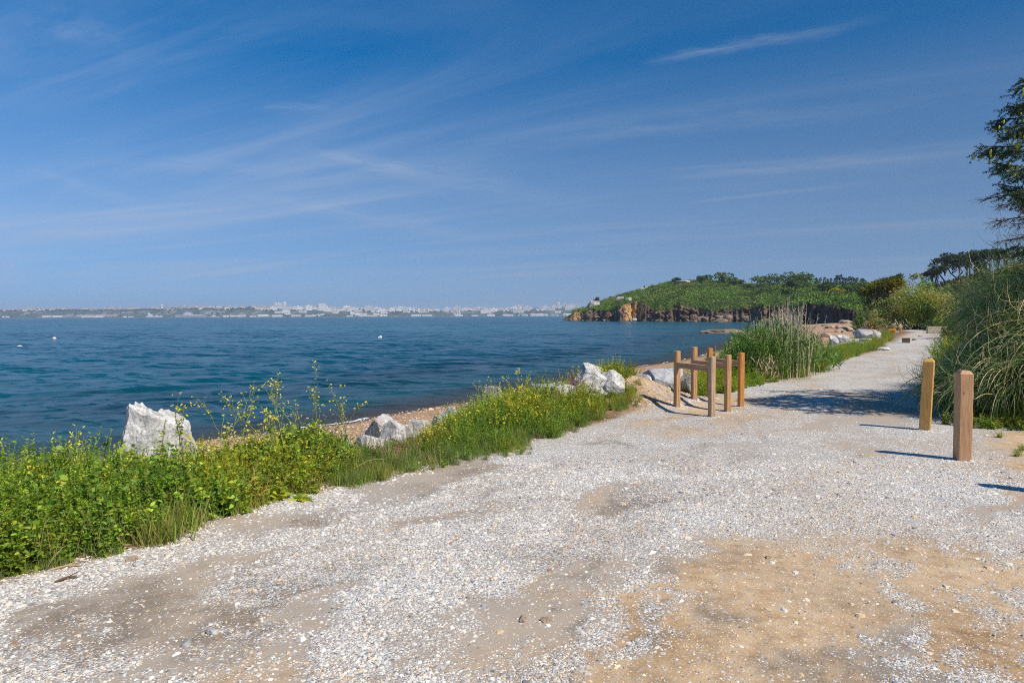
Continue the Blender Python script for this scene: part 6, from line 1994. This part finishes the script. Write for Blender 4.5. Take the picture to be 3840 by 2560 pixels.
# pine grove on the skyline
PINES = [(3494, 1008, 1060, 'small leaning pine at the left end of the hilltop grove'), (3512, 984, 1058, 'second pine from the left of the hilltop grove, tilted seaward'), (3540, 966, 1056, 'pine with a spreading top on the left of the grove'), (3566, 952, 1054, 'bushy flat topped pine left of the grove middle'),
         (3594, 950, 1052, 'pine in the middle of the grove with a straight trunk'), (3622, 956, 1050, 'thin crowned pine right of the grove middle'), (3640, 944, 1048, 'pine with bare forked limbs near the grove middle'), (3668, 937, 1044, 'broad crowned pine on the right of the grove'),
         (3706, 934, 1040, 'tall dense pine near the right of the grove'), (3736, 936, 1038, 'round topped pine second from the right of the grove'), (3770, 946, 1034, 'last pine at the right end of the hilltop grove'), (3482, 1030, 1056, 'low dark pine shrub at the foot of the leftmost pine')]
for q, (px, ty, by, lb) in enumerate(PINES):
    r = random.Random(1100 + q); D = 205 + r.uniform(-8, 8)
    x = float(xat(px, D)); z0 = float(zat(px, by, D)); z0 = hz(x, D)
    H = float(zat(px, ty, D)) - z0; t_ = thing('pine_tree', lb, 'pine', (x, D, z0), 'pine grove on the hilltop')
    small = q == 11; R = 1.5 if q == 0 else (2.6 if not small else 2.2)
    lobes = []
    for k in range(11):
        an = r.uniform(0, 6.28); rr_ = math.sqrt(r.random()) * R; f = r.uniform(.66, .94) if not small else r.uniform(.3, .8)
        lobes.append((rr_ * math.cos(an) - (.8 if q < 3 else .1), rr_ * math.sin(an), H * f, R * r.uniform(.35, .55), R * r.uniform(.35, .55), H * r.uniform(.05, .09)))
    a = Acc(); crown_cloud(a, (x, D, z0), lobes, 800, .7, .32, [(.022, .04, .02), (.04, .062, .028), (.062, .085, .038)], 1100 + q, up=.3); a.build('crown', leafM, t_)
    b = Acc(); p0 = np.array((x, D, z0))
    limb(b, p0 - np.array((0, 0, 1.0)), p0 + np.array(lobes[0][:3]) * np.array((.3, .3, .95)), .26, .12, (.085, .068, .06), q)
    for lb_ in lobes: limb(b, p0 + np.array((0, 0, H * r.uniform(.3, .6))), p0 + np.array(lb_[:3]), .12, .04, (.085, .068, .06), q, 5, .18)
    b.build('trunk', barkM, t_)

# scrub over the whole hillside
r = np.random.default_rng(301); n = 42000
yy = 14 + 300 * r.random(n) ** 2.0; pq = r.uniform(3300, 4300, n); xx = xat(pq, yy)
rr_ = -polysd(xx, yy, PR); k_ = rr_ > (.8 + .012 * yy)
xx, yy = xx[k_], yy[k_]; zz = height(xx, yy)
tone = fbm(xx * .12, yy * .08, octv=4, seed=311)
cols = np.array([(.05, .08, .022), (.085, .13, .03), (.15, .165, .045), (.21, .165, .08)])
ci = np.clip((tone - .28) * 6.5, 0, 2.999); j = ci.astype(int); f = (ci - j)[:, None]
cc = (cols[j] * (1 - f) + cols[j + 1] * f) * r.uniform(.65, 1.35, (len(xx), 1))
sz_ = np.clip(.10 + yy * .0042, .12, 1.0)
a = Acc()
for lay in range(2):
    leaves(a, np.stack([xx + r.normal(size=len(xx)) * sz_, yy + r.normal(size=len(xx)) * sz_, zz + r.random(len(xx)) * sz_ * (1.5 + 2.5 * sstep(.4, .6, tone)) * (1 - .85 * sstep(140, 185, yy))], 1), r.normal(size=(len(xx), 3)) * .8 + np.array((-.2, -.2, .6)), sz_ * r.uniform(.8, 1.6, len(xx)), sz_ * r.uniform(.3, .6, len(xx)), .3, cc, (.5, 1, .1), r=r)
tag(a.build('undergrowth', scrubM), 'mixed scrub and bracken covering the hill right of the track', kind='stuff')

# ------------------------------------------------------------------ things at the end of the track
pr0 = G(3518, 1250); t_ = thing('wooden_ramp', 'pale wooden plank ramp closing the end of the track', 'ramp', (pr0[0], pr0[1], hz(pr0[0], pr0[1])), rotz=-.62)
a = Acc()
ca_, sa_ = math.cos(.62), math.sin(.62)
for q in range(6):                                       # planks of a sloping panel, one above the other
    l0, l1 = q * .155, q * .155 + .148
    V = np.array([(x_, l_ * ca_ - n_ * sa_, .04 + l_ * sa_ + n_ * ca_) for n_ in (0, .04) for (x_, l_) in ((-.78, l0), (.78, l0), (.78, l1), (-.78, l1))])
    a.add(V, BOXF)
o = a.build('boards', wood_board, None, origin=(0, 0, 0)); o.parent = t_
for sx in (-.9, .82):
    a = Acc(); V = np.array([(0, -.1, -.1), (.08, -.1, -.1), (.08, .85, -.1), (0, .85, -.1), (0, -.1, .06), (.08, -.1, .06), (.08, .85, .66), (0, .85, .66)], float); V[:, 0] += sx; a.add(V, BOXF); o = a.build('side_board', wood_old if sx < 0 else wood_pink, None, origin=(0, 0, 0)); o.parent = t_
c0 = G(3397, 1285); t_ = thing('wooden_crate', 'small brown wooden box standing on the far track', 'box', (c0[0], c0[1], hz(c0[0], c0[1])), rotz=-.5)
a = Acc(); box(a, (-.2, -.2, 0), (.2, .2, .26)); o = a.build('body', wood_old, None, origin=(0, 0, 0)); o.parent = t_
a = Acc()
for q in range(3): box(a, (-.21, -.21 + q * .142, .262), (.21, -.08 + q * .142, .285))
o = a.build('lid', wood_mid, None, origin=(0, 0, 0)); o.parent = t_
boulder(3421, 3437, 1268, 1276, 43, 'dark brown stone on the far track right of the box', 1201, ROCK['cliff'], .9, name='stone', sub=3)
boulder(3443, 3457, 1259, 1265, 50, 'farther small brown stone on the far track', 1202, ROCK['cliff'], .9, name='stone', sub=3)
ornM = col_mat('orange_paint', .55, .12, 8, .3)
for q, (px, lb) in enumerate([(3352, 'left tall orange stake by the bushes'), (3357, 'orange stake beside the left tall one'), (3374, 'right tall orange stake by the bushes'), (3379, 'orange stake at the far right of the four')]):
    p_ = G(px, 1247); a = Acc(); timber(a, .07, .07, float(zat(px, 1224 + (q % 2) * 4, p_[1])), .005, col=(.62, .26, .03)); o = a.build('orange_stake', ornM, None, origin=(0, 0, 0)); o.location = (p_[0], p_[1], hz(p_[0], p_[1]) - .05); tag(o, lb, 'stake', 'orange stakes at the end of the track')
p_ = G(3342, 1247); t_ = thing('trestle', 'low orange trestle left of the orange stakes', 'trestle', (p_[0], p_[1], hz(p_[0], p_[1])))
a = Acc(); box(a, (-.3, -.1, .22), (.3, .1, .36), (.62, .28, .04)); o = a.build('beam', ornM, None, origin=(0, 0, 0)); o.parent = t_
for sx in (-.24, .2):
    a = Acc(); box(a, (sx, -.2, -.05), (sx + .05, -.14, .219), (.55, .24, .03)); box(a, (sx, .14, -.05), (sx + .05, .2, .219), (.55, .24, .03)); o = a.build('legs', ornM, None, origin=(0, 0, 0)); o.parent = t_
p_ = G(3364, 1246); a = Acc(); box(a, (-.3, -.1, -.03), (.3, .1, .2), (.3, .3, .32)); o = a.build('kerb_stone', rk_grey, None, origin=(0, 0, 0)); o.location = (p_[0], p_[1], hz(p_[0], p_[1])); tag(o, 'grey kerb stone lying between the orange stakes', 'stone')
# earth heap at the end of the track
# wooden block in the weeds
p_ = AT(2050, 1482, 11.3); a = Acc(); box(a, (-.22, -.07, -.5), (.22, .07, .08)); o = a.build('wooden_block', wood_mat('rotten_wood', (.22, .12, .065), (.14, .075, .045), (.29, .17, .1)), None, origin=(0, 0, 0)); o.location = Vector(p_); o.rotation_euler = (0, .03, -.12); tag(o, 'brown wooden block half sunk in the weeds before the flat grey boulder', 'wooden block')

# ------------------------------------------------------------------ loose stones and twigs one can tell apart
for q, (px, py, s_, lb) in enumerate([(1562, 1770, .05, 'rounded tan stone at the gap in the weeds'), (1542, 1756, .04, 'pale pink stone beside the rounded tan one'), (1585, 1752, .04, 'small whitish stone right of the pale pink one'), (1760, 1722, .05, 'cream stone at the foot of the weed mound'), (1545, 1728, .05, 'buff stone lying on the soil gap'),
                                      (130, 1990, .0, ''), (490, 2100, .06, 'buff stone on the soil below the weeds'), (520, 2118, .05, 'cream stone right of the buff one'), (700, 2415, .045, 'dark grey stone at the edge of the dark gravel'), (800, 2370, .05, 'whitish chunk beside the tan sand spot'), 
                                      (2050, 2330, .045, 'pale orange stone on the border of gravel and sand'), (1960, 2330, .04, 'orange brown stone left of the pale orange one'), (3360, 2260, .03, 'small dark stone on the sand at the right'), (2880, 2090, .035, 'brown chip on the sand')]):
    if s_ == 0: continue
    p_ = G(px, py); p_[2] = hz(p_[0], p_[1])
    m_ = rk_grey if ('dark' in lb or 'grey' in lb) else (rk_white if ('whit' in lb or 'cream' in lb) else sm_tan)
    rock('stone', lb, 'stone', p_ + np.array((0, 0, s_ * .12)), (s_ * 1.4, s_, s_ * .8), 1300 + q, m_, sub=3, rough=.1, rotz=q)
for q, (pa, pb, lb) in enumerate([((205, 2186), (292, 2170), 'dark twig lying on the gravel below the weeds'), ((190, 2140), (305, 2128), 'pale dry twig along the front of the weeds')]):
    A_, B_ = G(*pa), G(*pb); a = Acc(); mid = (A_ + B_) / 2 + np.array((0, .02, .02)); A_[2] += .008; B_[2] += .012
    tube(a, [A_, (A_ + mid) / 2, mid, (B_ + mid) / 2 + np.array((0, .01, 0)), B_], [.007, .008, .007, .006, .003], 6, (.16, .09, .05) if q == 0 else (.45, .34, .2)); tube(a, [mid, mid + np.array((.03, .06, .015))], [.004, .002], 5, (.16, .09, .05) if q == 0 else (.45, .34, .2))
    tag(a.build('twig', barkM, origin=A_), lb, 'twig')

# ------------------------------------------------------------------ gravel: real stones over the near track
r = np.random.default_rng(401)
OCT = []
for q in range(8):
    th = np.linspace(0, 2 * PI, 6, endpoint=False) + r.normal(0, .22, 6)
    top = np.stack([np.cos(th) * .55 * r.uniform(.6, 1.1, 6), np.sin(th) * .55 * r.uniform(.6, 1.1, 6), np.full(6, .30) * r.uniform(.6, 1.4, 6)], 1)
    bot = np.stack([np.cos(th) * .9 * r.uniform(.75, 1.15, 6), np.sin(th) * .9 * r.uniform(.75, 1.15, 6), np.full(6, -.12)], 1)
    V = np.concatenate([top, bot, [[0, 0, .40 * r.uniform(.7, 1.2)]]])
    Qf = np.array([(i + 6, (i + 1) % 6 + 6, (i + 1) % 6, i) for i in range(6)]); Tf = np.array([(i, (i + 1) % 6, 12) for i in range(6)])
    OCT.append((V, Qf, Tf, np.ones((13, 3))))
PAL = np.array([(.78, .735, .67), (.71, .67, .62), (.60, .57, .535), (.46, .445, .43), (.33, .33, .34), (.72, .60, .46), (.58, .43, .28), (.36, .21, .12), (.21, .20, .195)]) * np.array((1.02, 1.0, .955))
PW = np.array([.20, .23, .20, .13, .08, .06, .04, .02, .04]); PW /= PW.sum()


def pebbles(n, dmin, dmax, size0, size1, pwr, r, keepf, flat=.6):
    d = dmin + (dmax - dmin) * r.random(n) ** pwr
    px = r.uniform(-250, 4100, n); x = xat(px, d)
    s, w, rr_ = fields(x, d)
    g, di, dk = grav_fields(x + WARP(x, d, 41), d + WARP(x, d, 143), x, d, s, rr_)
    kp = keepf(g, di, dk, r.random(n)) & (s < .25) & (rr_ < .3)
    x, d, di, dk = x[kp], d[kp], di[kp], dk[kp]; m = len(x)
    z = height(x, d)
    sz = np.exp(r.normal(0, .35, m)) * (size0 + (size1 - size0) * (d - dmin) / (dmax - dmin))
    ci = r.choice(len(PAL), m, p=PW)
    dull = (r.random(m) < np.maximum(di * .92, dk * .6))
    ci = np.where(dull, r.choice([2, 3, 4, 5, 5, 6, 6, 8], m), ci)
    ci = np.where(r.random(m) < dk * .8, r.choice([3, 4, 4, 6, 7, 8, 8], m), ci)
    col = PAL[ci] * r.uniform(.84, 1.12, (m, 1))
    return np.stack([x, d, z], 1), sz, col


gs = Acc()
for (n, a0, a1, s0, s1, pw, kf, fl) in [(130000, 2.6, 7.5, .0068, .0105, 1.25, lambda g, di, dk, q: q < g * 1.0 + .05, .8), (42000, 7.5, 15, .010, .014, 1.1, lambda g, di, dk, q: q < g * .9, .8), (4200, 2.6, 8, .015, .021, 1.2, lambda g, di, dk, q: q < g * .6 + .14, .8), (46000, 2.6, 8, .0042, .007, 1.2, lambda g, di, dk, q: q < di * .8 + dk * .9, .8)]:
    P_, sz, col = pebbles(n, a0, a1, s0, s1, pw, r, kf)
    ki = r.integers(0, 8, len(P_))
    for q in range(8):
        m_ = ki == q
        gs.place(OCT[q], P_[m_], r.uniform(0, 6.28, m_.sum()), np.stack([sz[m_] * r.uniform(.8, 1.3, m_.sum()), sz[m_] * r.uniform(.6, 1, m_.sum()), sz[m_] * fl * r.uniform(.7, 1.2, m_.sum())], 1), col[m_])
for bx, by in [tuple(G(3608, 1724)[:2]), tuple(G(3468, 1610)[:2])] + [tuple(G(*q)[:2]) for q in ((2537, 1533), (2667, 1560), (2601, 1514), (2727, 1541), (2660, 1496), (2777, 1524))]:
    n = 110; th = r.uniform(0, 6.28, n); q_ = .07 + .16 * r.random(n) ** 1.4
    P_ = np.stack([bx + q_ * np.cos(th), by + q_ * np.sin(th), np.zeros(n)], 1); P_[:, 2] = height(P_[:, 0], P_[:, 1])
    gs.place(OCT[2], P_, r.uniform(0, 6.28, n), np.exp(r.normal(0, .4, n)) * .012, PAL[r.choice(len(PAL), n, p=PW)] * r.uniform(.7, 1.0, (n, 1)))
# tan stones on the sand heap and shingle on the near beach
n = 2600; th = r.uniform(0, 6.28, n); q_ = np.sqrt(r.random(n)) * 1.15
P_ = np.stack([PILE[0] + q_ * np.cos(th) * 1.1, PILE[1] + q_ * np.sin(th) * .9, np.zeros(n)], 1); P_[:, 2] = height(P_[:, 0], P_[:, 1])
gs.place(OCT[1], P_, r.uniform(0, 6.28, n), np.exp(r.normal(0, .5, n)) * .014, np.array([(.50, .35, .20), (.58, .43, .28), (.42, .27, .15), (.66, .58, .48)])[r.integers(0, 4, n)] * r.uniform(.8, 1.15, (n, 1)))
stoneM2 = col_mat('gravel_stone', .85, .12, 300, .2)
tag(gs.build('gravel', stoneM2), 'loose white and grey limestone gravel over the track', kind='stuff')
sh = Acc(); n = 26000
px = r.uniform(300, 3000, n); d = 9 + 26 * r.random(n) ** 1.4; x = xat(px, d); s, w, rr_ = fields(x, d); k_ = (s > 2.2) & (w < .3); x, d = x[k_], d[k_]
P_ = np.stack([x, d, height(x, d)], 1); n = len(x)
for q in range(8):
    m_ = (np.arange(n) % 8) == q
    sh.place(OCT[q], P_[m_], r.uniform(0, 6.28, m_.sum()), np.exp(r.normal(0, .4, m_.sum())) * .030, np.array([(.46, .27, .13), (.54, .35, .19), (.36, .2, .1), (.6, .48, .36), (.42, .3, .2), (.66, .62, .56)])[r.integers(0, 6, m_.sum())] * r.uniform(.75, 1.2, (m_.sum(), 1)))
tag(sh.build('pebbles', stoneM2), 'orange brown pebbles of the shingle beach', kind='stuff')
